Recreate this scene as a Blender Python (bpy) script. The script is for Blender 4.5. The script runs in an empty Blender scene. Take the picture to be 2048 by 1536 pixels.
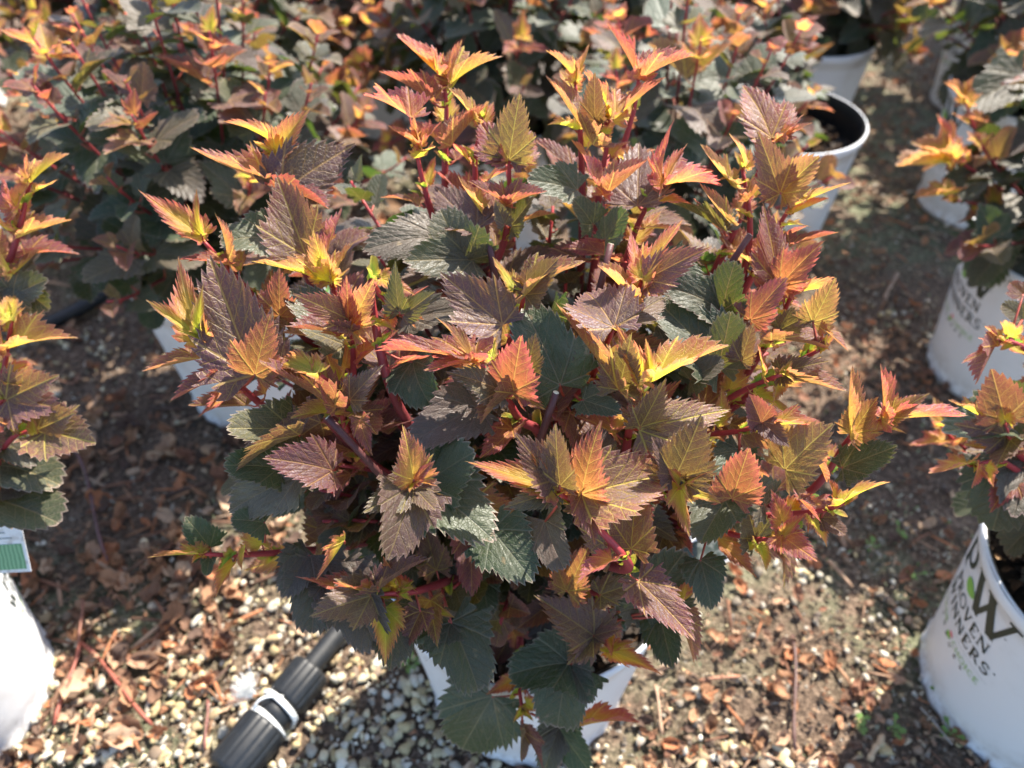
import bpy, math, random
import numpy as np
from mathutils import Vector, noise
R = math.radians
S = bpy.context.scene
COL = S.collection
# ------------------------------------------------------------------ camera, sky, sun, exposure
CAMZ = .95; PITCH = R(45); FPX = 1547.0
cam = bpy.data.cameras.new('camera'); camo = bpy.data.objects.new('camera', cam); COL.objects.link(camo)
camo.location = (0, 0, CAMZ); camo.rotation_euler = (R(90) - PITCH, 0, 0)
cam.sensor_width = 36; cam.lens = FPX / 2048 * 36; cam.clip_start = .02; cam.clip_end = 300
cam.dof.use_dof = True; cam.dof.focus_distance = .50; cam.dof.aperture_fstop = 5.4
S.camera = camo
SUN_AZ = R(38); SUN_EL = R(50)          # azimuth measured from the view direction towards the right
w = bpy.data.worlds.new("World"); S.world = w; w.use_nodes = True
nt = w.node_tree; bg = nt.nodes['Background']
sky = nt.nodes.new('ShaderNodeTexSky'); sky.sky_type = 'NISHITA'; sky.sun_disc = False
sky.sun_elevation = SUN_EL; sky.sun_rotation = SUN_AZ
nt.links.new(sky.outputs[0], bg.inputs[0]); bg.inputs[1].default_value = .15
sd = bpy.data.lights.new('sun', 'SUN'); sd.energy = 5.0; sd.angle = R(.5); sd.color = (1, .93, .82)
so = bpy.data.objects.new('sun', sd); COL.objects.link(so)
sdir = Vector((math.sin(SUN_AZ) * math.cos(SUN_EL), math.cos(SUN_AZ) * math.cos(SUN_EL), math.sin(SUN_EL)))
so.rotation_euler = sdir.to_track_quat('Z', 'Y').to_euler(); so.location = sdir * 5
S.view_settings.view_transform = 'Standard'; S.view_settings.look = 'None'
S.view_settings.gamma = 1; S.view_settings.exposure = 1.7
S.render.engine = 'CYCLES'

# ------------------------------------------------------------------ helpers
CF = Vector((0, math.cos(PITCH), -math.sin(PITCH))); CU = Vector((0, math.sin(PITCH), math.cos(PITCH)))
CAM = Vector((0, 0, CAMZ))
def at(px, py, d):
    return CAM + CF * d + Vector((1, 0, 0)) * ((px - 1024) / FPX * d) + CU * ((768 - py) / FPX * d)
def on(px, py, z):
    v = CF + Vector((1, 0, 0)) * ((px - 1024) / FPX) + CU * ((768 - py) / FPX)
    return CAM + v * ((z - CAMZ) / v.z)
def topx(p):
    q = p - CAM; d = q.dot(CF)
    return 1024 + FPX * q.x / d, 768 - FPX * q.dot(CU) / d, d

class MB:
    def __init__(s): s.v = []; s.f = []; s.uv = []; s.c = []
    def add(s, vs, fs, uv=None, col=(1, 1, 1)):
        o = len(s.v); s.v += [tuple(v) for v in vs]
        s.f += [tuple(i + o for i in f) for f in fs]
        s.uv += uv if uv else [(0, 0)] * len(vs)
        s.c += col if isinstance(col, list) else [tuple(col)] * len(vs)
    def mesh(s, name, m, smooth=True):
        me = bpy.data.meshes.new(name); me.from_pydata(s.v, [], s.f)
        nl = len(me.loops); li = np.empty(nl, dtype=np.int32); me.loops.foreach_get('vertex_index', li)
        u = me.uv_layers.new(name='UVMap'); a = np.array(s.uv, dtype=np.float32)[li]; u.data.foreach_set('uv', a.ravel())
        ca = me.color_attributes.new('tint', 'FLOAT_COLOR', 'POINT')
        c = np.ones((len(s.v), 4), dtype=np.float32); c[:, :3] = np.array(s.c, dtype=np.float32)
        ca.data.foreach_set('color', c.ravel())
        me.polygons.foreach_set('use_smooth', [smooth] * len(me.polygons))
        me.materials.append(m); me.update(); return me
def link(name, me, parent=None):
    o = bpy.data.objects.new(name, me); COL.objects.link(o)
    if parent: o.parent = parent
    return o
def tag(o, label=None, cat=None, group=None, kind=None):
    if label: o['label'] = label
    if cat: o['category'] = cat
    if group: o['group'] = group
    if kind: o['kind'] = kind
    return o
def empty(name, loc, label, cat, group=None, rz=0):
    o = bpy.data.objects.new(name, None); COL.objects.link(o); o.location = loc; o.rotation_euler = (0, 0, rz)
    o.empty_display_size = .05
    return tag(o, label, cat, group)
def frame(d):
    d = d.normalized(); a = Vector((0, 0, 1)) if abs(d.z) < .9 else Vector((1, 0, 0))
    x = d.cross(a).normalized(); return x, d.cross(x).normalized()
def tube(mb, pts, rad, n=7, col=(1, 1, 1), cap=True):
    m = len(pts); vs = []; fs = []; uv = []; cols = []
    X = None
    for i, p in enumerate(pts):
        d = (pts[min(i + 1, m - 1)] - pts[max(i - 1, 0)])
        if d.length < 1e-9: d = Vector((0, 0, 1))
        d.normalize()
        if X is None: X, Y = frame(d)
        else:
            X = (X - d * X.dot(d)).normalized(); Y = d.cross(X)
        r = rad[i] if isinstance(rad, (list, tuple)) else rad
        for k in range(n):
            a = 2 * math.pi * k / n
            vs.append(p + X * (math.cos(a) * r) + Y * (math.sin(a) * r)); uv.append((k / n, i / m))
            cols.append(col[i] if isinstance(col, list) else col)
    for i in range(m - 1):
        for k in range(n):
            fs.append((i * n + k, i * n + (k + 1) % n, (i + 1) * n + (k + 1) % n, (i + 1) * n + k))
    if cap: fs.append(tuple(range(n))[::-1]); fs.append(tuple((m - 1) * n + k for k in range(n)))
    mb.add(vs, fs, uv, cols)
def bez(a, b, c, d, n):
    out = []
    for i in range(n):
        t = i / (n - 1); s = 1 - t
        out.append(a * s**3 + b * (3 * s * s * t) + c * (3 * s * t * t) + d * t**3)
    return out

# ------------------------------------------------------------------ materials
def newmat(name):
    m = bpy.data.materials.new(name); m.use_nodes = True; n = m.node_tree
    n.nodes.clear(); out = n.nodes.new('ShaderNodeOutputMaterial'); return m, n, out
class NT:
    def __init__(s, n): s.n = n
    def node(s, t, **k):
        x = s.n.nodes.new(t)
        for a, b in k.items(): setattr(x, a, b)
        return x
    def put(s, sock, v):
        if hasattr(v, 'is_output') or isinstance(v, bpy.types.NodeSocket): s.n.links.new(v, sock)
        elif isinstance(v, (tuple, list)) and len(v) == 3 and sock.type == 'RGBA': sock.default_value = (*v, 1)
        else: sock.default_value = v
    def math(s, op, a, b=None, c=None, clamp=False):
        x = s.node('ShaderNodeMath', operation=op, use_clamp=clamp); s.put(x.inputs[0], a)
        if b is not None: s.put(x.inputs[1], b)
        if c is not None: s.put(x.inputs[2], c)
        return x.outputs[0]
    def mix(s, f, a, b, blend='MIX'):
        x = s.node('ShaderNodeMix', data_type='RGBA', blend_type=blend); s.put(x.inputs[0], f); s.put(x.inputs[6], a); s.put(x.inputs[7], b)
        return x.outputs[2]
    def mixf(s, f, a, b):
        x = s.node('ShaderNodeMix', data_type='FLOAT'); s.put(x.inputs[0], f); s.put(x.inputs[2], a); s.put(x.inputs[3], b)
        return x.outputs[0]
    def ramp(s, f, stops):
        x = s.node('ShaderNodeValToRGB'); s.put(x.inputs[0], f); e = x.color_ramp.elements
        while len(e) < len(stops): e.new(.5)
        for i, (p, c) in enumerate(stops): e[i].position = p; e[i].color = (*c, 1) if len(c) == 3 else c
        return x.outputs[0]
    def smooth(s, v, a, b):
        x = s.node('ShaderNodeMapRange', interpolation_type='SMOOTHSTEP'); s.put(x.inputs[0], v); s.put(x.inputs[1], a); s.put(x.inputs[2], b)
        return x.outputs[0]
    def noise(s, vec, scale, detail=3, rough=.5):
        x = s.node('ShaderNodeTexNoise'); s.put(x.inputs['Vector'], vec); x.inputs['Scale'].default_value = scale
        x.inputs['Detail'].default_value = detail; x.inputs['Roughness'].default_value = rough
        return x.outputs['Fac']
    def bump(s, h, strength, dist):
        x = s.node('ShaderNodeBump'); s.put(x.inputs['Height'], h); x.inputs['Strength'].default_value = strength; x.inputs['Distance'].default_value = dist
        return x.outputs[0]
    def attr(s):
        x = s.node('ShaderNodeVertexColor', layer_name='tint'); y = s.node('ShaderNodeSeparateColor'); s.put(y.inputs[0], x.outputs[0])
        return x.outputs[0], y.outputs[0], y.outputs[1], y.outputs[2]
def leaf_material():
    m, n, out = newmat('ninebark_leaf'); N = NT(n)
    _, age, k, rnd = N.attr()
    uvn = N.node('ShaderNodeTexCoord').outputs['UV']
    sp = N.node('ShaderNodeSeparateXYZ'); N.put(sp.inputs[0], uvn); x = sp.outputs[0]; y = sp.outputs[1]
    ax = N.math('ABSOLUTE', x); th = N.math('ARCTAN2', ax, y)
    def rot(a):
        c, s_ = math.cos(a), math.sin(a)
        xx = N.math('SUBTRACT', N.math('MULTIPLY', ax, c), N.math('MULTIPLY', y, s_))
        yy = N.math('ADD', N.math('MULTIPLY', ax, s_), N.math('MULTIPLY', y, c))
        return N.math('ABSOLUTE', xx), yy
    x1, y1 = rot(R(46)); x2, y2 = rot(R(88))
    in1 = N.math('GREATER_THAN', th, R(23)); in2 = N.math('GREATER_THAN', th, R(67))
    vx = N.mixf(in2, N.mixf(in1, ax, x1), x2); vy = N.mixf(in2, N.mixf(in1, y, y1), y2)
    wob = N.math('MULTIPLY', N.math('SUBTRACT', N.noise(uvn, 7, 2), .5), .05)
    prim = N.math('SUBTRACT', 1, N.smooth(vx, .005, .017))
    sfr = N.math('PINGPONG', N.math('ADD', N.math('SUBTRACT', vy, N.math('MULTIPLY', vx, 1.05)), N.math('ADD', wob, .45)), .075)
    sec = N.math('MULTIPLY', N.math('SUBTRACT', 1, N.smooth(sfr, .002, .010)), N.smooth(vx, .0, .01))
    vor = N.node('ShaderNodeTexVoronoi', feature='DISTANCE_TO_EDGE'); N.put(vor.inputs['Vector'], uvn); vor.inputs['Scale'].default_value = 24
    fine = N.math('SUBTRACT', 1, N.smooth(vor.outputs['Distance'], .0, .10))
    vein = N.math('MAXIMUM', prim, N.math('MAXIMUM', N.math('MULTIPLY', sec, .8), N.math('MULTIPLY', fine, .42)))
    # leaf age: mature slate, bronze, red orange, gold, fresh green
    nz = N.noise(uvn, 3.2, 3); ageN = N.math('ADD', age, N.math('MULTIPLY', N.math('SUBTRACT', nz, .5), .16))
    vc = N.math('ADD', N.math('ADD', ageN, N.math('MULTIPLY', N.smooth(age, .4, .55), .035)), N.math('MULTIPLY', N.math('SUBTRACT', .50, k), N.mixf(N.smooth(age, .28, .55), .07, .24)))
    base = N.ramp(vc, [(0, (.032, .044, .019)), (.12, (.050, .046, .025)), (.26, (.085, .046, .042)), (.42, (.15, .066, .052)),
                       (.56, (.34, .145, .065)), (.70, (.48, .31, .06)), (.80, (.45, .42, .07)), (.93, (.17, .30, .06))])
    tran = N.ramp(vc, [(0, (.08, .17, .018)), (.12, (.16, .17, .016)), (.26, (.26, .14, .03)), (.42, (.46, .18, .05)),
                       (.56, (.82, .35, .09)), (.70, (.84, .66, .06)), (.80, (.78, .74, .05)), (.93, (.35, .62, .06))])
    veincol = N.ramp(ageN, [(0, (.09, .10, .07)), (.2, (.30, .22, .08)), (.5, (.62, .40, .10)), (.8, (.80, .66, .16)), (.93, (.35, .5, .12))])
    marg = N.math('MULTIPLY', N.smooth(k, .55, 1.0), N.smooth(age, .12, .5))
    marg = N.math('MULTIPLY', marg, N.math('SUBTRACT', 1, N.smooth(age, .82, .9)))
    redc = (.36, .085, .09)
    base = N.mix(N.math('MULTIPLY', marg, .62), base, redc)
    tran = N.mix(N.math('MULTIPLY', marg, .7), tran, (.78, .20, .15))
    # purple flush in large soft patches on bronze leaves
    pur = N.math('MULTIPLY', N.smooth(N.noise(uvn, 2.1, 2), .42, .65), N.math('MULTIPLY', N.smooth(age, .08, .25), N.math('SUBTRACT', 1, N.smooth(age, .5, .62))))
    base = N.mix(N.math('MULTIPLY', pur, .7), base, (.11, .05, .06)); tran = N.mix(N.math('MULTIPLY', pur, .6), tran, (.22, .06, .03))
    base = N.mix(N.math('MULTIPLY', vein, .85), base, veincol)
    tran = N.mix(N.math('MULTIPLY', vein, .6), tran, N.mix(.5, veincol, (.95, .70, .15)))
    edge = N.smooth(k, .955, 1.0)
    base = N.mix(N.math('MULTIPLY', edge, .45), base, (.42, .30, .26))
    var = N.mixf(rnd, .70, 1.3)
    r2 = N.math('FRACT', N.math('MULTIPLY', rnd, 7.31)); r3 = N.math('FRACT', N.math('MULTIPLY', rnd, 13.7))
    hue = N.mixf(r2, .472, .525)
    old = N.math('SUBTRACT', 1, N.smooth(age, .25, .5))
    base = N.mix(N.math('MULTIPLY', old, N.math('MULTIPLY', N.smooth(r3, .45, .95), .6)), base, (.085, .045, .042))
    off = N.node('ShaderNodeVectorMath', operation='ADD'); N.put(off.inputs[0], uvn); cb = N.node('ShaderNodeCombineXYZ'); N.put(cb.inputs[0], N.math('MULTIPLY', rnd, 31)); N.put(cb.inputs[1], N.math('MULTIPLY', rnd, 17)); N.put(off.inputs[1], cb.outputs[0])
    blot = N.smooth(N.noise(off.outputs[0], 5.5, 4, .6), .64, .70)
    base = N.mix(N.math('MULTIPLY', blot, N.math('MULTIPLY', old, .7)), base, (.21, .15, .09))
    dust = N.smooth(N.noise(off.outputs[0], 2.2, 5, .65), .5, .75)
    base = N.mix(N.math('MULTIPLY', dust, N.math('MULTIPLY', old, .18)), base, (.22, .20, .16))
    ht = N.node('ShaderNodeHueSaturation'); N.put(ht.inputs['Color'], tran); N.put(ht.inputs['Hue'], hue); N.put(ht.inputs['Value'], N.mixf(r3, .75, 1.15)); tran = ht.outputs[0]
    hs = N.node('ShaderNodeHueSaturation'); N.put(hs.inputs['Color'], base); N.put(hs.inputs['Value'], var)
    N.put(hs.inputs['Hue'], hue); hs.inputs['Saturation'].default_value = 1.08
    hgt = N.math('ADD', N.math('MULTIPLY', N.math('MAXIMUM', prim, sec), -1.0), N.math('MULTIPLY', fine, -.35))
    hgt = N.math('ADD', hgt, N.math('MULTIPLY', sfr, 4))
    hgt = N.math('ADD', hgt, N.math('MULTIPLY', N.noise(uvn, 9, 2), .7)); bp = N.bump(hgt, .65, .0008)
    pb = N.node('ShaderNodeBsdfPrincipled'); N.put(pb.inputs['Base Color'], hs.outputs[0])
    N.put(pb.inputs['Roughness'], N.mixf(N.noise(uvn, 9, 2), .40, .60)); pb.inputs['Specular IOR Level'].default_value = .5
    pb.inputs['Sheen Weight'].default_value = .08; pb.inputs['Sheen Roughness'].default_value = .45; pb.inputs['Sheen Tint'].default_value = (1, .96, .9, 1)
    N.put(pb.inputs['Normal'], bp)
    tr = N.node('ShaderNodeBsdfTranslucent'); N.put(tr.inputs['Color'], tran); N.put(tr.inputs['Normal'], bp)
    ms = N.node('ShaderNodeMixShader'); N.put(ms.inputs[0], N.mixf(N.smooth(age, 0, .5), .26, .55))
    N.put(ms.inputs[1], pb.outputs[0]); N.put(ms.inputs[2], tr.outputs[0]); N.put(out.inputs[0], ms.outputs[0])
    return m
def tint_material(name, rough=.6, spec=.4, ns=200, nd=.0004, vary=.25, trans=0, sat=1):
    m, n, out = newmat(name); N = NT(n); c, *_ = N.attr()
    oc = N.node('ShaderNodeTexCoord').outputs['Object']
    nz = N.noise(oc, ns, 4, .6)
    col = N.mix(N.math('MULTIPLY', nz, vary), c, (.04, .035, .03))
    pb = N.node('ShaderNodeBsdfPrincipled'); N.put(pb.inputs['Base Color'], col); pb.inputs['Roughness'].default_value = rough
    pb.inputs['Specular IOR Level'].default_value = spec; N.put(pb.inputs['Normal'], N.bump(nz, .5, nd))
    if trans:
        tr = N.node('ShaderNodeBsdfTranslucent'); N.put(tr.inputs['Color'], c); ms = N.node('ShaderNodeMixShader'); ms.inputs[0].default_value = trans
        N.put(ms.inputs[1], pb.outputs[0]); N.put(ms.inputs[2], tr.outputs[0]); N.put(out.inputs[0], ms.outputs[0])
    else: N.put(out.inputs[0], pb.outputs[0])
    return m
def plastic(name, colr, rough=.4, dirt=.15, spec=.5, dirtcol=(.25, .19, .13), sss=0):
    m, n, out = newmat(name); N = NT(n); oc = N.node('ShaderNodeTexCoord').outputs['Object']
    nz = N.noise(oc, 9, 6, .65); n2 = N.noise(oc, 130, 3)
    sp = N.node('ShaderNodeSeparateXYZ'); N.put(sp.inputs[0], oc)
    low = N.math('SUBTRACT', 1, N.smooth(sp.outputs[2], .0, .05))      # soil splashed on the foot of the pot
    f = N.math('MULTIPLY', N.smooth(nz, .48, .75), dirt)
    f = N.math('ADD', f, N.math('MULTIPLY', N.math('MULTIPLY', low, N.smooth(n2, .45, .62)), dirt * 1.2), clamp=True)
    col = N.mix(f, colr, dirtcol)
    pb = N.node('ShaderNodeBsdfPrincipled'); N.put(pb.inputs['Base Color'], col); N.put(pb.inputs['Roughness'], N.mixf(nz, rough - .08, rough + .15))
    pb.inputs['Specular IOR Level'].default_value = spec
    if sss: pb.inputs['Subsurface Weight'].default_value = sss; pb.inputs['Subsurface Scale'].default_value = .004
    N.put(pb.inputs['Normal'], N.bump(nz, .15, .003)); N.put(out.inputs[0], pb.outputs[0])
    return m
def ground_material():
    m, n, out = newmat('soil_ground'); N = NT(n); oc = N.node('ShaderNodeTexCoord').outputs['Object']
    a = N.noise(oc, 1.6, 3); b = N.noise(oc, 22, 5, .65); c = N.noise(oc, 140, 4, .7)
    soil = N.ramp(c, [(.3, (.035, .025, .018)), (.5, (.12, .082, .058)), (.62, (.22, .155, .11)), (.8, (.38, .30, .22))])
    moss = N.ramp(c, [(.3, (.04, .045, .026)), (.55, (.16, .165, .10)), (.8, (.34, .33, .24))])
    f = N.math('MULTIPLY', N.smooth(a, .44, .58), N.smooth(b, .38, .6))
    col = N.mix(f, soil, moss)
    h = N.math('ADD', N.math('MULTIPLY', b, .6), c)
    pb = N.node('ShaderNodeBsdfPrincipled'); N.put(pb.inputs['Base Color'], col); pb.inputs['Roughness'].default_value = .9
    pb.inputs['Specular IOR Level'].default_value = .2
    N.put(pb.inputs['Normal'], N.bump(h, 1.0, .008)); N.put(out.inputs[0], pb.outputs[0])
    return m
M_LEAF = leaf_material()
M_STEM = tint_material('red_bark', .5, .35, 220, .0008, .5)
M_STONE = tint_material('pebble', .75, .3, 300, .0006, .35)
M_LITTER = tint_material('dry_leaf', .8, .2, 160, .0012, .45, trans=.18)
M_WEED = tint_material('weed_leaf', .5, .4, 200, .0004, .15, trans=.4)
M_SOIL = tint_material('potting_mix', .95, .2, 120, .003, .5)
M_WHITE = plastic('white_pot_plastic', (.64, .65, .665), .42, .34, sss=.0)
M_INNER = plastic('black_pot_lining', (.012, .013, .015), .35, .25)
M_PIPE = plastic('black_pipe_plastic', (.006, .008, .011), .48, .06, dirtcol=(.10, .085, .065))
M_INK = plastic('dark_print_ink', (.018, .03, .02), .5, .22, dirtcol=(.4, .4, .38))
M_GREEN = plastic('green_print_ink', (.20, .42, .07), .5, .0)
M_PALE = plastic('pale_green_print_ink', (.33, .48, .24), .5, .0)
M_PINK = plastic('pink_print_ink', (.75, .25, .28), .5, .0)
M_GREY = plastic('grey_print_ink', (.25, .27, .27), .5, .0)
M_TWINE = tint_material('white_twine', .7, .3, 500, .0006, .12, trans=.15)
M_GROUND = ground_material()

# ------------------------------------------------------------------ ground
def gh(x, y):
    return noise.noise(Vector((x * 2.1, y * 2.1, 0))) * .012 + noise.noise(Vector((x * 14, y * 14, 3))) * .004
def build_ground():
    mb = MB(); xs = sorted(set([-60, -20, -8, -4] + [round(-2.4 + i * .024, 3) for i in range(201)] + [4, 8, 20, 60]))
    ys = sorted(set([-30, -8, -3, -1.2] + [round(-.5 + i * .024, 3) for i in range(171)] + [5, 8, 20, 70]))
    nx = len(xs); vs = [(x, y, gh(x, y) - .006 + (noise.noise(Vector((x * 50, y * 50, 7))) * .003 if abs(x) < 2.5 and -1 < y < 4 else 0)) for y in ys for x in xs]
    fs = [(j * nx + i, j * nx + i + 1, (j + 1) * nx + i + 1, (j + 1) * nx + i) for j in range(len(ys) - 1) for i in range(nx - 1)]
    mb.add(vs, fs); o = link('ground', mb.mesh('ground', M_GROUND)); tag(o, kind='structure')
build_ground()

POTS = [  # x, y, print angle, label words
    (.02, .446, 178), (.642, .416, 174), (-.70, .40, 44), (.865, .985, 178), (-.43, .965, 178), (1.05, 1.53, 176),
    (.53, 1.42, 200), (-.03, 1.46, 190), (.24, 1.02, 150), (-.60, 1.50, 178), (-1.22, 1.16, 120), (.70, 1.86, 185),
    (-.32, 1.95, 100), (-.90, 1.97, 60), (.22, 1.95, 130), (-1.22, 1.50, 20), (1.28, 2.05, 176), (-1.5, 2.0, 10),
    (.42, 2.42, 100), (-.16, 2.45, 170), (-.75, 2.45, 80), (.95, 2.40, 200), (-1.35, 2.5, 30), (1.55, 2.55, 178)]
RT, RB, PH = .148, .120, .265
def near_pot(x, y, r): return any((x - p[0])**2 + (y - p[1])**2 < r * r for p in POTS)
rg = random.Random(5)
# unit icosphere
def ico(sub):
    import bmesh
    bm = bmesh.new(); bmesh.ops.create_icosphere(bm, subdivisions=sub, radius=1)
    v = np.array([tuple(a.co) for a in bm.verts]); f = [tuple(a.index for a in b.verts) for b in bm.faces]; bm.free(); return v, f
ICO1 = ico(1); ICO2 = ico(2)
def gravel_density(x, y):
    n = noise.noise(Vector((x * 3.1 + 5, y * 3.1, 1))) + .5 * noise.noise(Vector((x * 9, y * 9, 4)))
    b = .30 * math.exp(-((x + .30)**2 / .12 + (y - .33)**2 / .10))          # pale gravel around the pipe
    b += .16 * math.exp(-((x + .05)**2 / .05 + (y - .25)**2 / .05)) + .1 * math.exp(-((x - .3)**2 / .03 + (y - .35)**2 / .03))
    b -= .22 * math.exp(-((x + .48)**2 / .03 + (y - .58)**2 / .03))
    return .22 + n * .55 + b * 2.2
def build_gravel():
    mb = MB(); cnt = 0
    pal = [(.50, .42, .25), (.58, .50, .33), (.45, .35, .18), (.50, .45, .36), (.34, .25, .14), (.38, .34, .27), (.60, .56, .46), (.22, .16, .11)]
    for i in range(60000):
        if cnt > 16000: break
        y = -.15 + (rg.random() ** 1.5) * 2.6; x = (rg.random() * 2 - 1) * (.55 + y * .75)
        d = gravel_density(x, y)
        if rg.random() > d or near_pot(x, y, RB + .004): continue
        s = rg.choice([.0018, .0024, .003, .0038, .005, .0062]) * rg.uniform(.8, 1.25)
        if d < .35: s *= .75
        V, F = ICO2 if (y < .9 and s > .004) else ICO1
        a = rg.random() * 6.28; sx, sy, sz = s * rg.uniform(.9, 1.35), s * rg.uniform(.75, 1.05), s * rg.uniform(.5, .8)
        ph = rg.random() * 50
        v = V * (1 + .16 * np.sin(V[:, [1]] * 3 + ph) + .13 * np.sin(V[:, [0]] * 4.3 + ph * 1.7) + .10 * np.sin(V[:, [2]] * 6.1 + V[:, [0]] * 3 + ph * 2.3))
        v = v * [sx, sy, sz]; c, s_ = math.cos(a), math.sin(a); t = rg.uniform(-.4, .4)
        X = v[:, 0] * c - v[:, 1] * s_; Y = v[:, 0] * s_ + v[:, 1] * c; Z = v[:, 2] + X * t
        z = gh(x, y) + sz * rg.uniform(-.5, .7)
        vs = np.stack([X + x, Y + y, Z + z], 1)
        if d < .4 and rg.random() < .6: colr = rg.choice([(.16, .12, .08), (.24, .2, .15), (.12, .09, .07), (.3, .2, .13), (.38,.34,.28)])
        else: colr = rg.choice(pal)
        m = rg.uniform(.75, 1.12); mb.add(vs.tolist(), F, None, tuple(q * m for q in colr)); cnt += 1
    o = link('gravel', mb.mesh('gravel', M_STONE)); tag(o, 'tan and cream gravel strewn over the dark soil', 'gravel', kind='stuff')
build_gravel()
def crumple(mb, p, s, colr, seed, n=5, curl=1.0, asp=.6):
    r = random.Random(seed); az = r.random() * 6.28; tx, ty = r.uniform(-.7, .7), r.uniform(-.7, .7)
    vs = []; fs = []; cc = []
    ex, ey = Vector((math.cos(az), math.sin(az), tx)).normalized(), Vector((-math.sin(az), math.cos(az), ty)).normalized(); ez = ex.cross(ey)
    cu = r.uniform(.4, 1.6) * curl
    for j in range(n):
        for i in range(n):
            u = i / (n - 1) * 2 - 1; v = j / (n - 1) * 2 - 1
            wv = asp * math.sqrt(max(0, 1 - u * u * .92)) * (1 + .2 * math.sin(u * 9 + seed))
            q = Vector((u * s, v * wv * s, 0))
            z = cu * s * (.35 * v * v + .25 * u * u) + s * .55 * noise.noise(Vector((u * 1.7 + seed, v * 1.7, seed * .3)))
            jn = Vector((noise.noise(Vector((u * 3 + seed, v * 3, 5))), noise.noise(Vector((u * 3 + seed, v * 3, 8))), 0)) * s * .42; q += jn
            z += s * .22 * noise.noise(Vector((u * 4 + seed, v * 4, 1)))
            vs.append(p + ex * q.x + ey * q.y + ez * z)
            m = 1 + .35 * noise.noise(Vector((u * 2 + seed, v * 2, 2))); cc.append(tuple(min(1, a * m) for a in colr))
    for j in range(n - 1):
        for i in range(n - 1): fs.append((j * n + i, j * n + i + 1, (j + 1) * n + i + 1, (j + 1) * n + i))
    mb.add(vs, fs, None, cc)
def build_litter():
    mb = MB(); cnt = 0
    for i in range(40000):
        if cnt > 8500: break
        y = -.1 + (rg.random() ** 1.2) * 3.1; x = (rg.random() * 2 - 1) * (.55 + y * .75)
        n = noise.noise(Vector((x * 2.6 - 3, y * 2.6, 9))) + .4 * noise.noise(Vector((x * 8, y * 8, 2)))
        d = .20 + n * .7 + .55 * math.exp(-((x + .50)**2 / .035 + (y - .60)**2 / .09)) + .35 * math.exp(-((x - .3)**2 / .05 + (y - .42)**2 / .05)) \
            + (.22 if x > .25 and y > .8 else 0) - .35 * math.exp(-((x + .36)**2 / .01 + (y - .30)**2 / .01))
        if rg.random() > d or near_pot(x, y, RB + .01): continue
        s = rg.choice([.004, .006, .009, .012, .016, .019]) * rg.uniform(.7, 1.2) * (.62 if x > -.05 else 1)
        colr = rg.choice([(.32, .16, .085), (.42, .23, .13), (.27, .13, .08), (.45, .28, .18), (.20, .11, .07), (.52, .36, .24), (.13, .08, .06), (.46, .19, .09)])
        if rg.random() < .35:   # bark sliver
            az = rg.random() * 6.28; L = s * rg.uniform(1, 2); q = Vector((x, y, gh(x, y) + .003)); dv = Vector((math.cos(az), math.sin(az), rg.uniform(-.2, .2))) * L
            tube(mb, [q - dv, q + dv * .1, q + dv], [s * .12, s * .17, s * .08], 5, colr)
        else: crumple(mb, Vector((x, y, gh(x, y) + s * .35)), s, colr, i, 7 if y < .9 else 4)
        cnt += 1
    o = link('leaf_litter', mb.mesh('leaf_litter', M_LITTER)); tag(o, 'dry brown leaf litter and bark chips scattered over the ground', 'leaf litter', kind='stuff')
build_litter()
def build_crumbs():
    mb = MB(); r = random.Random(8); V0, F0 = ICO1; V0 = V0[:]; cnt = 0
    tv = np.array([(1, 0, -.5), (-.6, .8, -.5), (-.5, -.9, -.4), (.1, 0, .8), (.5, .6, .2)]); tf = [(0, 4, 3), (4, 1, 3), (1, 2, 3), (2, 0, 3), (0, 1, 4), (0, 2, 1)]
    while cnt < 26000:
        y = -.12 + (r.random() ** 1.5) * 2.2; x = (r.random() * 2 - 1) * (.55 + y * .75)
        if near_pot(x, y, RB): continue
        s = r.choice([.0012, .0018, .0025, .0035, .005]) * r.uniform(.8, 1.2); a = r.random() * 6.28; c, q = math.cos(a), math.sin(a)
        e = r.uniform(.4, 1.0) if r.random() < .7 else r.uniform(.15, .35); l = r.uniform(1, 1.8); z = gh(x, y) + s * .3; t = r.uniform(-.5, .5)
        vs = [(x + (vx * c * l - vy * q * e) * s, y + (vx * q * l + vy * c * e) * s, z + (vz + t * vx) * s * .8) for vx, vy, vz in tv]
        colr = r.choice([(.17, .11, .075), (.09, .065, .05), (.30, .19, .12), (.42, .30, .19), (.22, .18, .14), (.52, .43, .30), (.36, .17, .09), (.05, .04, .03), (.34, .30, .24)])
        mb.add(vs, tf, None, colr); cnt += 1
    o = link('soil_crumbs', mb.mesh('soil_crumbs', M_STONE, False)); tag(o, 'fine crumbs of soil, grit and bark covering the ground', 'soil crumbs', kind='stuff')
build_crumbs()
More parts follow.
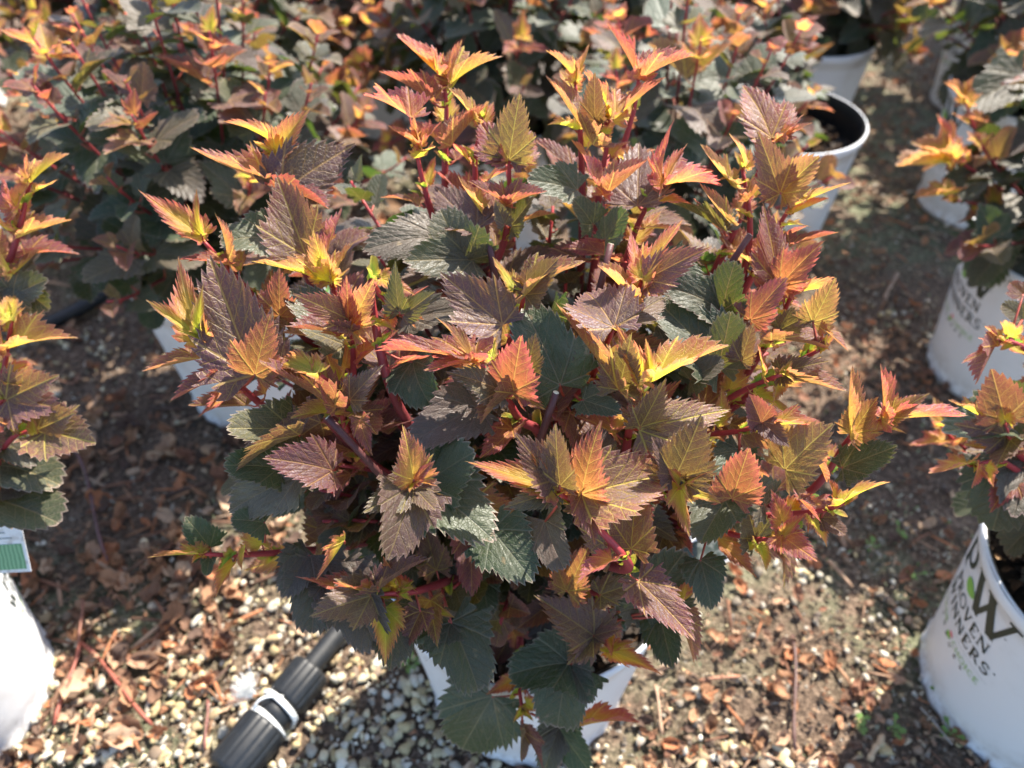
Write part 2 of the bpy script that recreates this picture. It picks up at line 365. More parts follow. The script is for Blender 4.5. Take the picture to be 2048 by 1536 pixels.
def build_moss():
    mb = MB(); k = 0
    for i in range(30000):
        if k > 9000: break
        y = .1 + rg.random() * 1.9; x = (rg.random() * 2 - 1) * (.55 + y * .75)
        g = math.exp(-((x - .55)**2 / .035 + (y - .72)**2 / .09)) + math.exp(-((x - .62)**2 / .02 + (y - 1.15)**2 / .05)) + .7 * math.exp(-((x + .35)**2 / .02 + (y - .68)**2 / .02)) \
            + .4 * math.exp(-((x + .12)**2 / .006 + (y - .3)**2 / .01)) + .5 * math.exp(-((x + .6)**2 / .05 + (y - 1.2)**2 / .05))
        g *= .5 + noise.noise(Vector((x * 12, y * 12, 20))) * 1.5
        if rg.random() > g or near_pot(x, y, RB): continue
        p = Vector((x, y, gh(x, y))); az = rg.random() * 6.28; L = rg.uniform(.003, .009)
        dv = Vector((math.cos(az) * .7, math.sin(az) * .7, 1)).normalized() * L; sd_ = Vector((-math.sin(az), math.cos(az), 0)) * L * .28
        m = rg.uniform(.7, 1.4); colr = tuple(q * m for q in rg.choice([(.24, .27, .15), (.34, .34, .24), (.16, .22, .09), (.42, .41, .32)]))
        mb.add([p - sd_ * .4, p + sd_ * .4, p + dv * .6 + sd_, p + dv, p + dv * .6 - sd_], [(0, 1, 2, 3, 4)], None, colr); k += 1
    o = link('moss', mb.mesh('moss', M_WEED)); tag(o, 'grey green moss and tiny sprouts carpeting the soil between the pots', 'moss', kind='stuff')
build_moss()

# ------------------------------------------------------------------ pots
def rad_at(z):
    return RB + (RT - RB) * (z / PH)
def lathe(mb, prof, n=72, ripple=None, col=(1, 1, 1), phase=0):
    vs = []; fs = []
    for j, (r, z) in enumerate(prof):
        for i in range(n):
            a = 2 * math.pi * i / n; rr = r + (ripple(a, j, z) if ripple else 0)
            vs.append((rr * math.cos(a), rr * math.sin(a), z))
    for j in range(len(prof) - 1):
        for i in range(n): fs.append((j * n + i, j * n + (i + 1) % n, (j + 1) * n + (i + 1) % n, (j + 1) * n + i))
    mb.add(vs, fs, None, col)
# serif glyph strokes: list of (polyline, width)
def arc(cx, cy, rx, ry, a0, a1, n=12): return [(cx + rx * math.cos(R(a0 + (a1 - a0) * i / n)), cy + ry * math.sin(R(a0 + (a1 - a0) * i / n))) for i in range(n + 1)]
TK, TN, SF = .17, .085, .06
def sf(x, y, w=.16): return ([(x - w, y), (x + w, y)], SF)
GL = {
 'P': (.66, [([(.2, 0), (.2, 1)], TK), ([(.2, .97)] + arc(.3, .72, .28, .25, 80, -90) + [(.2, .47)], .10), sf(.2, .02), sf(.16, .98, .12)]),
 'R': (.76, [([(.2, 0), (.2, 1)], TK), ([(.2, .97)] + arc(.3, .74, .27, .23, 80, -90) + [(.2, .5)], .10), ([(.38, .5), (.68, .02)], .13), sf(.2, .02), sf(.70, .02, .08), sf(.16, .98, .12)]),
 'O': (.92, [(arc(.46, .5, .38, .47, 0, 360, 22), .11)]),
 'V': (.80, [([(.12, 1), (.42, 0)], TK), ([(.42, 0), (.68, 1)], TN), sf(.12, .98, .12), sf(.68, .98, .12)]),
 'E': (.70, [([(.2, 0), (.2, 1)], TK), ([(.1, .97), (.6, .97), (.6, .8)], TN), ([(.2, .5), (.5, .5)], TN), ([(.1, .03), (.63, .03), (.63, .22)], TN)]),
 'N': (.86, [([(.16, 0), (.16, 1)], TN), ([(.16, .98), (.72, .02)], TK), ([(.72, 0), (.72, 1)], TN), sf(.16, .02, .12), sf(.72, .98, .12), sf(.12, .98, .1)]),
 'W': (1.2, [([(.12, 1), (.38, 0)], TK), ([(.38, 0), (.60, .86)], TN), ([(.52, 1), (.80, 0)], TK), ([(.80, 0), (1.06, 1)], TN), sf(.12, .98, .12), sf(.52, .98, .12), sf(1.06, .98, .12)]),
 'I': (.42, [([(.2, 0), (.2, 1)], TK), sf(.2, .02), sf(.2, .98)]),
 'S': (.62, [(arc(.32, .73, .2, .24, 20, 270, 14) + arc(.32, .26, .23, .23, 90, -160, 14), .11)]),
 'C': (.72, [(arc(.42, .5, .32, .46, 50, 310, 16), .1)]),
 'L': (.58, [([(.2, 1), (.2, .03), (.54, .03)], .12)]),
 'H': (.80, [([(.16, 0), (.16, 1)], .13), ([(.64, 0), (.64, 1)], .13), ([(.16, .5), (.64, .5)], .08)]),
 'U': (.78, [([(.16, 1), (.16, .35)] + arc(.38, .3, .22, .27, 180, 360, 8) + [(.6, 1)], .11)]),
 'B': (.68, [([(.2, 0), (.2, 1)], .13), ([(.2, .97)] + arc(.3, .75, .2, .22, 80, -90) + [(.2, .53)], .09), ([(.2, .53)] + arc(.32, .27, .24, .25, 90, -90) + [(.2, .03)], .09)]),
}
def ripple0(a): return .0006 * math.sin(4 * a + 1) + .0004 * math.sin(8 * a)
def wrap(u, v, off, ang):          # u arc length, v height on the pot wall
    a = ang + u / rad_at(v); r = rad_at(v) + off + ripple0(a)
    return (r * math.cos(a), r * math.sin(a), v)
def stroke(mb, pts, wdt, f, off, ang):
    P = []
    for a, b in zip(pts[:-1], pts[1:]):
        n = 4
        P += [(a[0] + (b[0] - a[0]) * i / n, a[1] + (b[1] - a[1]) * i / n) for i in range(n)]
    P.append(pts[-1]); vs = []; h = wdt / 2
    for i, p in enumerate(P):
        a = P[max(i - 1, 0)]; b = P[min(i + 1, len(P) - 1)]; dx, dy = b[0] - a[0], b[1] - a[1]; l = math.hypot(dx, dy) or 1
        nx, ny = -dy / l * h, dx / l * h
        vs.append(wrap(*f(p[0] + nx, p[1] + ny), off, ang)); vs.append(wrap(*f(p[0] - nx, p[1] - ny), off, ang))
    mb.add(vs, [(2 * i, 2 * i + 1, 2 * i + 3, 2 * i + 2) for i in range(len(P) - 1)])
def word(mb, txt, u0, v0, h, off, ang, sx=1.0, gap=.06, bold=1.0, width=None):
    tot = sum(GL[c][0] + gap for c in txt if c != ' ') - gap + .5 * txt.count(' ')
    s = h * sx if width is None else width / tot
    x = -tot / 2; k = 0
    for c in txt:
        if c == ' ': x += .5; continue
        for pts, wd in GL[c][1]:
            k += 1
            stroke(mb, pts, wd * bold, lambda a, b: (u0 + (a + x) * s, v0 + b * h), off + k * 1.5e-5, ang)
        x += GL[c][0] + gap
    return tot * s
def leaf_blob(mb, u, v, s, off, ang, n=20):
    vs = [wrap(u, v, off, ang)]
    for i in range(n):
        a = 2 * math.pi * i / n; r = s * (1 + .45 * max(0, math.cos(a)) ** 8)
        vs.append(wrap(u + r * math.cos(a), v + r * .9 * math.sin(a), off, ang))
    mb.add(vs, [(0, 1 + i, 1 + (i + 1) % n) for i in range(n)])
def pot_meshes():
    body = MB()
    def rip(a, j, z):
        g = ripple0(a)
        if z < .03: g += .0035 * (1 - z / .03) * (.5 + .5 * math.cos(26 * a)) * (1 if z > .0 else .6)
        return g
    n = 156
    prof = [(RB - .012, .002), (RB + .002, .0), (RB + .0025, .005), (RB + .001, .012), (RB + .0005, .022), (rad_at(.032), .032)]
    prof += [(rad_at(z), z) for z in (.05, .08, .11, .14, .17, .20, .225, .246)]
    prof += [(rad_at(.247) + .0028, .2475), (rad_at(.253) + .003, .253), (RT + .0035, PH - .002), (RT + .002, PH)]
    lathe(body, prof, n, rip)
    rim = MB(); lathe(rim, [(RT + .0019, PH - .0003), (RT + .0008, PH + .0012), (RT - .001, PH + .001), (RT - .0022, PH - .002)], 96)
    inner = MB(); lathe(inner, [(RT - .0012, PH + .0011), (RT - .0045, PH - .0015), (rad_at(.24) - .005, .24), (rad_at(.2) - .003, .19)], 96)
    soil = MB(); rr = random.Random(3); lathe(soil, [(.001, .212), (.04, .214), (.08, .212), (.11, .209), (.1385, .203)], 40, lambda a, j, z: 0, (.035, .026, .02))
    for i in range(700):
        a = rr.random() * 6.28; q = math.sqrt(rr.random()) * .134; s = rr.choice([.003, .005, .008])
        c = rr.choice([(.07, .045, .03), (.16, .09, .05), (.03, .022, .018), (.28, .17, .09), (.1, .07, .05)])
        crumple(soil, Vector((q * math.cos(a), q * math.sin(a), .214)), s, c, i, 4)
    black = MB(); green = MB(); pale = MB(); pink = MB(); grey = MB()
    cap = MB(); ang = 0; o = .0007
    f = lambda a, b: (-.064 + a * .066, .197 + b * .050)
    for k, (pts, wd) in enumerate([([(.16, -.02), (.16, .86)], .12), (arc(.36, .62, .23, .30, 160, -150, 16), .11), sf(.16, -.02, .13)]):
        stroke(black, pts, wd, f, o + k * 2e-5, ang)
    fw = lambda a, b: (-.012 + a * .068, .193 + b * .050)
    for k, (pts, wd) in enumerate(GL['W'][1]): stroke(black, pts, wd * 1.05, fw, o + k * 2e-5, ang)
    leaf_blob(green, -.012, .204, .0110, o + .0003, ang)
    word(black, 'PROVEN', .0, .167, .0180, o, ang, width=.100, bold=.95)
    word(black, 'WINNERS', .002, .141, .0180, o, ang, width=.120, bold=.95)
    leaf_blob(black, .0665, .1565, .0014, o, ang, 8)
    stroke(grey, [(-1 + i * .1, .18 * (1 - (i / 10 - 1) ** 2)) for i in range(21)], .02, lambda a, b: (a * .066, .1300 + b * .02), o, ang)
    word(pale, 'COLOR', -.0375, .1140, .0095, o, ang, width=.042, bold=1.3)
    word(pale, 'CHOICE', .0335, .1140, .0095, o, ang, width=.050, bold=1.3)
    leaf_blob(cap, -.003, .1145, .0048, o + .0002, ang); leaf_blob(pink, .001, .1222, .0038, o, ang)
    word(black, 'SHRUBS', .0, .1060, .0048, o, ang, width=.074, gap=1.1, bold=1.6)
    return dict(pot_wall=body.mesh('pot_wall', M_WHITE), rim=rim.mesh('rim', M_WHITE), pot_lining=inner.mesh('pot_lining', M_INNER), potting_soil=soil.mesh('potting_soil', M_SOIL),
                printed_lettering=black.mesh('printed_lettering', M_INK, False), leaf_emblem=green.mesh('leaf_emblem', M_GREEN, False),
                printed_caption=pale.mesh('printed_caption', M_PALE, False), flower_emblem=pink.mesh('flower_emblem', M_PINK, False), printed_line=grey.mesh('printed_line', M_GREY, False), caption_leaf=cap.mesh('caption_leaf', M_GREEN, False))
PM = pot_meshes()
WHERE = ['at the bottom centre, mostly hidden below the large sharp shrub', 'at the bottom right corner with the closest lettering', 'at the bottom left corner, brightly sunlit and crumpled at the foot',
  'in the right row, second from the bottom', 'left of the big shrub, its curved foot above brown litter', 'in the right row, third from the bottom, overhung by golden tips',
  'with its dark open mouth showing, right of the tallest shoots', 'behind the middle of the big shrub', 'straight behind the big shrub, hidden by its crown', 'second back on the left, behind the dense blurred shrub',
  'at the far left edge beside the black pipe', 'just behind the pot with the dark open mouth', 'in the fourth row left of centre', 'in the fourth row at the left', 'in the fourth row right of centre', 'in the third row at the far left',
  'in the fourth row at the right edge', 'in the fourth row at the far left', 'in the last row right of centre', 'in the last row at centre', 'in the last row left of centre', 'in the last row toward the right', 'in the last row at the far left', 'in the last row at the far right corner']
for i, (x, y, a) in enumerate(POTS):
    t = empty('nursery_pot', (x, y, gh(x, y) - .004), 'white plastic nursery pot ' + WHERE[i], 'plant pot', 'white nursery pots set out in rows', R(a))
    for n_, me in PM.items():
        link(n_, me, t)
        if n_ not in ('pot_wall', 'rim', 'pot_lining', 'potting_soil'): link(n_, me, t).rotation_euler = (0, 0, math.pi)

# ------------------------------------------------------------------ leaves
def outline(nteeth, per, lobe, wid, tip, rnd):
    """radial outline of a three to five lobed toothed leaf, base at the origin, tip at (0,1)"""
    T = R(118)
    be = R(25 + 14 * (1 - lobe)); lo = []
    L1 = .64 + .12 * rnd.random(); a1 = R(41 + 6 * rnd.random())
    lobes = [(0, 1.0, be, 1.0), (a1, L1 * (1 - .12 * lobe), R(26 + 16 * (1 - lobe)), 1), (-a1, L1 * (1 - .12 * lobe) * rnd.uniform(.9, 1.1), R(26 + 16 * (1 - lobe)), 1),
             (R(92), .36, R(50), 1), (-R(92), .36, R(50), 1)]
    def r0(t):
        m = 0
        for a, L, b, _ in lobes:
            d = abs(t - a)
            if d < R(85):
                q = L * math.sin(b) / math.sin(min(b + d, R(150)))
                q *= 1 + (.30 - .16 * lobe) * math.sin(min(d / R(42), 1) * math.pi) - (.07 * (1 - lobe)) * math.exp(-(d / R(5)) ** 2)
                if L < .9 or True: m = max(m, q)
        fill = .50 * (1 - lobe) * max(0, math.cos(t * .62))
        return max(m, fill)
    K = 360; P = []
    for i in range(K + 1):
        t = -T + 2 * T * i / K; r = r0(t); P.append((r * math.sin(t) * wid, r * math.cos(t)))
    s = [0]
    for a, b in zip(P[:-1], P[1:]): s.append(s[-1] + math.dist(a, b))
    n = nteeth * per; out = []; j = 0
    for i in range(n + 1):
        q = s[-1] * i / n
        while j < K - 1 and s[j + 1] < q: j += 1
        f = (q - s[j]) / max(1e-9, s[j + 1] - s[j]); x = P[j][0] + (P[j + 1][0] - P[j][0]) * f; y = P[j][1] + (P[j + 1][1] - P[j][1]) * f
        half = 1 if i > n / 2 else -1
        ph = (i % per) / per if half < 0 else ((n - i) % per) / per          # teeth lean to the tip on both sides
        tooth = (ph - .35) * (.075 + .06 * lobe) * (.75 + .5 * rnd.random())
        l = math.hypot(x, y) or 1; m = 1 + tooth / max(l, .3)
        out.append((x * m, y * m))
    # force tip
    k = n // 2; out[k] = (0, max(out[k][1], .955 + .045 * lobe))
    return out
OUT_CACHE = {}
def get_outline(res, lobe, wid, rnd):
    lv = min(4, int(lobe * 5)); v = rnd.randrange(4); key = (res, lv, v)
    if key not in OUT_CACHE:
        r = random.Random(hash(key) & 0xffff if False else res * 100 + lv * 10 + v)
        nt_, per = {3: (30, 4), 2: (26, 3), 1: (14, 2)}[res]
        OUT_CACHE[key] = outline(nt_, per, lv / 4.0, 1.0, 0, r)
    return OUT_CACHE[key]
RINGS = {3: (.16, .36, .58, .78, .93, 1.0), 2: (.3, .62, .9, 1.0), 1: (.5, 1.0)}
def leaf(mb, base, X, Y, Nn, L, age, wid=1.0, fold=.4, curl=.3, lobe=.5, res=2, rnd=random, asym=0.0):
    ol = get_outline(res, lobe, wid, rnd); rings = RINGS[res]; n = len(ol)
    vs = [base]; uv = [(0, 0)]; rv = rnd.random(); A = min(age / 1.25, 1); col = [(A, 0, rv)]
    p1, p2 = rnd.random() * 6.28, rnd.random() * 6.28; wav = rnd.uniform(.025, .085) * L; frill = (.025 + .05 * (age > .55)) * L
    cf, sf_ = math.cos(fold), math.sin(fold); cr = curl if abs(curl) > .02 else .02
    for k in rings:
        for i, (ox, oy) in enumerate(ol):
            x, y = ox * k, oy * k; th = math.atan2(ox, oy); axx = abs(x)
            zz = 0
            fx = axx * wid
            # softened keel at the midrib
            e = .05; fz = (math.sqrt(fx * fx + e * e) - e) * sf_
            lx = math.copysign(fx, x) * (cf if True else 1)
            lf = 1 + asym * (1 if x > 0 else -1)
            zz = fz * lf * L + wav * k * k * math.sin(3 * th + p1) + frill * k ** 3 * math.sin(9 * th + p2) * .5
            if res > 1:  # quilting between the side veins
                zz += L * .011 * abs(math.sin((y - axx * 1.05) * 20.94)) * min(1, axx * 12)
            # bend along the length
            a = cr * y; yy = math.sin(a) / cr * L; zb = -(1 - math.cos(a)) / cr * L
            ny_, nz_ = math.cos(a), -math.sin(a)
            P = base + X * (lx * L) + Y * (yy - zz * nz_ * 0 + zz * math.sin(a)) + Nn * (zb + zz * math.cos(a))
            vs.append(P); uv.append((x, y)); col.append((A, k if k < 1 else 1.0, rv))
    fs = [(0, 1 + i + 1, 1 + i) for i in range(n - 1)]
    for j in range(len(rings) - 1):
        for i in range(n - 1):
            a = 1 + j * n + i; fs.append((a, a + 1, a + 1 + n, a + n))
    mb.add(vs, fs, uv, col)
def stemcol(t, rnd=random):     # t 0 tip .. 1 woody base
    a = Vector((.42, .035, .04)); b = Vector((.15, .022, .03)); c = Vector((.06, .03, .025))
    v = a.lerp(b, min(1, t * 2.2)) if t < .45 else b.lerp(c, min(1, (t - .45) / .55))
    return tuple(v)
def petiole(mb, a, b, r=.0009):
    mid = (a + b) * .5 + Vector((0, 0, -.002))
    tube(mb, [a, mid, b], [r * 1.3, r, r * .9], 5, (.42, .07, .04))
def orient(Y, ref, roll_sign=1):
    Y = Y.normalized(); N = ref - Y * ref.dot(Y)
    if N.length < 1e-4: N = Vector((0, 0, 1)) - Y * Y.z
    N.normalize(); return Y.cross(N).normalized() , Y, N

# generic procedural shrub, local coordinates with origin at soil level of its pot
def make_shoot(sm, lm, pts, rnd, res, spacing=.022, size=.06, topage=.92, r0=.0013, r1=.0036, agefall=8.0, skip=0, nleaf=99, minage=0):
    m = len(pts); rad = [r1 + (r0 - r1) * (i / (m - 1)) ** .8 for i in range(m)]
    total = sum((b - a).length for a, b in zip(pts[:-1], pts[1:]))
    tube(sm, pts, rad, 7, [stemcol(1 - i / (m - 1)) for i in range(m)])
    ang = rnd.random() * 6.28; d = .004; k = 0
    def P(dist):   # distance from the tip
        q = dist
        for i in range(m - 1, 0, -1):
            l = (pts[i] - pts[i - 1]).length
            if q <= l or i == 1: return pts[i].lerp(pts[i - 1], min(1, q / max(l, 1e-6))), (pts[i] - pts[i - 1]).normalized()
            q -= l
    while d < total * (1 - skip) and k < nleaf:
        p, t = P(d); f = d / .20
        age = max(minage, topage - d * agefall + rnd.uniform(-.1, .1)); age = max(0, min(1, age))
        L = size * min(1, .36 + d * 7.5) * rnd.uniform(.75, 1.2)
        sx, sy = frame(t); rad_d = sx * math.cos(ang) + sy * math.sin(ang)
        el = .95 - min(.9, d * 5.5)
        Y = (rad_d + t * max(.05, el) + Vector((0, 0, -.25 if f > .6 else .05))).normalized()
        pl = .004 + min(.016, d * .12); b = p + (rad_d + t * .5).normalized() * pl
        if k > 1: petiole(sm, p, b)
        up = (t * .8 + Vector((0, 0, .8)) + sdir * .3)
        X, Yv, Nn = orient(Y, up)
        leaf(lm, b, X, Yv, Nn, L, age, rnd.uniform(.85, 1.1), rnd.uniform(.25, .75) if age > .3 else rnd.uniform(.1, .4), rnd.uniform(-.1, .7), .95 if age > .55 else rnd.uniform(.2, .7), res, rnd)
        ang += 2.4 + rnd.uniform(-.3, .3); d += spacing * (.35 + min(1, d * 9)) * rnd.uniform(.8, 1.25); k += 1
def shrub_variant(seed, n, rx, h, res, lean=(0, 0), low=.2, size=.06, spacing=.022):
    rnd = random.Random(seed); out = []
    for i in range(n):
        az = i * 2.39996 + rnd.uniform(-.3, .3); q = math.sqrt((i + .5) / n)
        tip = Vector((math.cos(az) * q * rx + lean[0], math.sin(az) * q * rx + lean[1], h * (1 - (1 - low) * q ** 2.4) * rnd.uniform(.85, 1.08)))
        b = Vector((math.cos(az) * .02 * q, math.sin(az) * .02 * q, -.01))
        pts = bez(b, b + Vector((tip.x * .25, tip.y * .25, h * .30)), Vector((tip.x * .8, tip.y * .8, tip.z * .7)), tip, 11)
        sm = MB(); lm = MB(); make_shoot(sm, lm, pts, rnd, res, spacing * rnd.uniform(.85, 1.35), size * rnd.uniform(.8, 1.15), topage=rnd.uniform(.45, .95), agefall=rnd.uniform(6, 11))
        out.append((sm.mesh('branch', M_STEM), lm.mesh('foliage', M_LEAF)))
    return out
def place_shrub(var, x, y, z, rz, label, s=1.0, group='shrubs growing in the white pots'):
    t = empty('ninebark_shrub', (x, y, z), label, 'shrub', group, rz); t.scale = (s, s, s)
    for a, b in var:
        st = link('branch', a, t); link('foliage', b, st)
    return t
VA = shrub_variant(11, 40, .31, .42, 2, low=.12, size=.066)
VB = shrub_variant(23, 32, .26, .40, 2, size=.064)
VG = shrub_variant(61, 50, .29, .44, 2, low=.36, size=.060)
VC = shrub_variant(37, 42, .31, .41, 1, size=.070, low=.08)
VD = shrub_variant(41, 24, .25, .36, 2, low=.42)
VF = shrub_variant(43, 26, .27, .38, 2, low=.34, size=.064)
SZ = .23
SHR = [ # pot index, variant, rotation, scale
 (4, VG, 10, 1.0, 'dense blurred shrub with red stems filling the upper left behind the big shrub'),
 (8, VB, 200, .98, 'blurred shrub with orange and red tips straight behind the tallest shoots'),
 (2, VF, 0, 1.0, 'out of focus shrub at the left edge reaching in with golden tips'),
 (1, VD, 0, 1.0, 'shrub leaning in from the right edge over the nearest lettered pot'),
 (3, VF, 0, 1.0, 'shrub at the right edge growing from the second lettered pot'),
 (5, VF, 300, 1.1, 'shrub at the upper right edge with golden tips over the third pot'),
 (7, VC, 40, 1.0, 'dark leaved blurred shrub behind the middle of the top edge'),
 (9, VC, 160, 1.05, 'shrub behind the dense one at the upper left'),
 (10, VA, 250, .9, 'shrub at the far left edge beyond the black pipe'),
 (12, VC, 280, 1.05, 'small blurred shrub in the fourth row left of centre'),
 (13, VC, 90, 1.0, 'small blurred shrub in the fourth row at the left'),
 (14, VC, 10, 1.05, 'small blurred shrub in the fourth row right of centre'),
 (11, VC, 210, .85, 'dark shrub behind the pot with the open mouth'),
 (15, VC, 320, 1.0, 'shrub in the third row at the far left'),
 (16, VC, 120, 1.0, 'shrub in the fourth row at the right edge'),
 (17, VC, 20, 1.0, 'shrub in the fourth row at the far left'),
 (18, VC, 60, 1.0, 'distant shrub in the last row right of centre'),
 (19, VC, 190, 1.0, 'distant shrub in the last row at centre'),
 (20, VC, 240, 1.0, 'distant shrub in the last row left of centre'),
 (21, VC, 350, 1.0, 'distant shrub in the last row toward the right'),
 (22, VC, 140, 1.0, 'distant shrub in the last row at the far left'),
 (23, VC, 80, 1.0, 'distant shrub in the last row at the far right corner'),
]
ROOT = {}
for pi, var, rz, s, lab in SHR:
    ROOT[pi] = place_shrub(var, POTS[pi][0], POTS[pi][1], SZ, R(rz), lab, s)
# pot with the open mouth: a thin shrub that leans away to the left
VE = shrub_variant(53, 9, .15, .30, 2, lean=(-.10, .08), low=.5)
place_shrub(VE, POTS[6][0], POTS[6][1], SZ, 0, 'thin shrub leaning left out of the pot with the dark open mouth')

# ------------------------------------------------------------------ the large sharp shrub
def D(px, py, off=0):
    ys = [0, 100, 400, 700, 1000, 1250, 1400, 1536, 1800]; ds = [.63, .61, .545, .495, .48, .575, .655, .70, .73]
    for i in range(len(ys) - 1):
        if py <= ys[i + 1] or i == len(ys) - 2:
            t = (py - ys[i]) / (ys[i + 1] - ys[i]); d = ds[i] + (ds[i + 1] - ds[i]) * t; break
    return d + .05 * ((px - 1024) / 700) ** 2 + off
ORG = Vector((.02, .446, .235))
# shoots: pixel polyline from tip downwards, depth offset
SH = [
 [(560, 285), (545, 345), (560, 420), (600, 520), (660, 640)], [(405, 480), (455, 535), (515, 600), (575, 642), (640, 700)],
 [(640, 500), (668, 575), (672, 640), (700, 760)], [(403, 680), (450, 745), (560, 838), (660, 900), (755, 945)],
 [(700, 640), (706, 700), (705, 780), (690, 850), (655, 838), (760, 945)], [(885, 150), (893, 215), (890, 330), (893, 470), (905, 600)],
 [(1018, 310), (1018, 400), (1010, 480), (985, 550), (1000, 640)], [(1210, 235), (1214, 290), (1198, 385), (1190, 520), (1170, 640)],
 [(1278, 150), (1268, 220), (1240, 320), (1235, 420)], [(1325, 370), (1290, 420), (1268, 470), (1240, 560)],
 [(1535, 285), (1500, 390), (1440, 520), (1395, 610), (1340, 700)], [(1590, 400), (1540, 480), (1500, 560), (1440, 660)],
 [(1590, 575), (1560, 640), (1525, 700), (1460, 795), (1400, 850)], [(1285, 560), (1262, 610), (1228, 670), (1200, 740)],
 [(1050, 575), (1042, 620), (1025, 665), (1010, 730)], [(960, 725), (1010, 790), (1040, 840), (1082, 865), (1100, 930)],
 [(1290, 750), (1270, 800), (1255, 880), (1245, 950)], [(1118, 985), (1150, 1010), (1200, 1060)],
 [(1565, 748), (1510, 770), (1455, 800), (1380, 860), (1300, 890)], [(1765, 840), (1700, 875), (1655, 945), (1600, 995), (1480, 1030)],
 [(1522, 845), (1480, 862), (1400, 870)], [(1560, 1080), (1490, 1075), (1420, 1055), (1350, 1040)], [(1370, 970), (1330, 985), (1280, 1000)],
 [(1205, 1275), (1225, 1240), (1200, 1190), (1160, 1180)], [(800, 1185), (745, 1190), (830, 1183), (900, 1160)],
 [(405, 1108), (470, 1110), (560, 1105), (650, 1098), (760, 1080)], [(825, 965), (845, 980), (900, 1010)], [(1045, 1420), (1038, 1370), (1040, 1330)],
 [(965, 235), (950, 330), (955, 455), (968, 520)], [(1484, 335), (1500, 440), (1490, 540)], [(1150, 165), (1160, 260), (1165, 400)],
 [(1225, 660), (1180, 760), (1130, 800), (1090, 850)], [(635, 746), (680, 790), (690, 850)], [(800, 630), (760, 590), (740, 560), (760, 700)],
 [(1640, 700), (1600, 720), (1560, 750)], [(1690, 1005), (1650, 1020), (1560, 1030)], [(830, 290), (850, 380), (880, 480)],
]
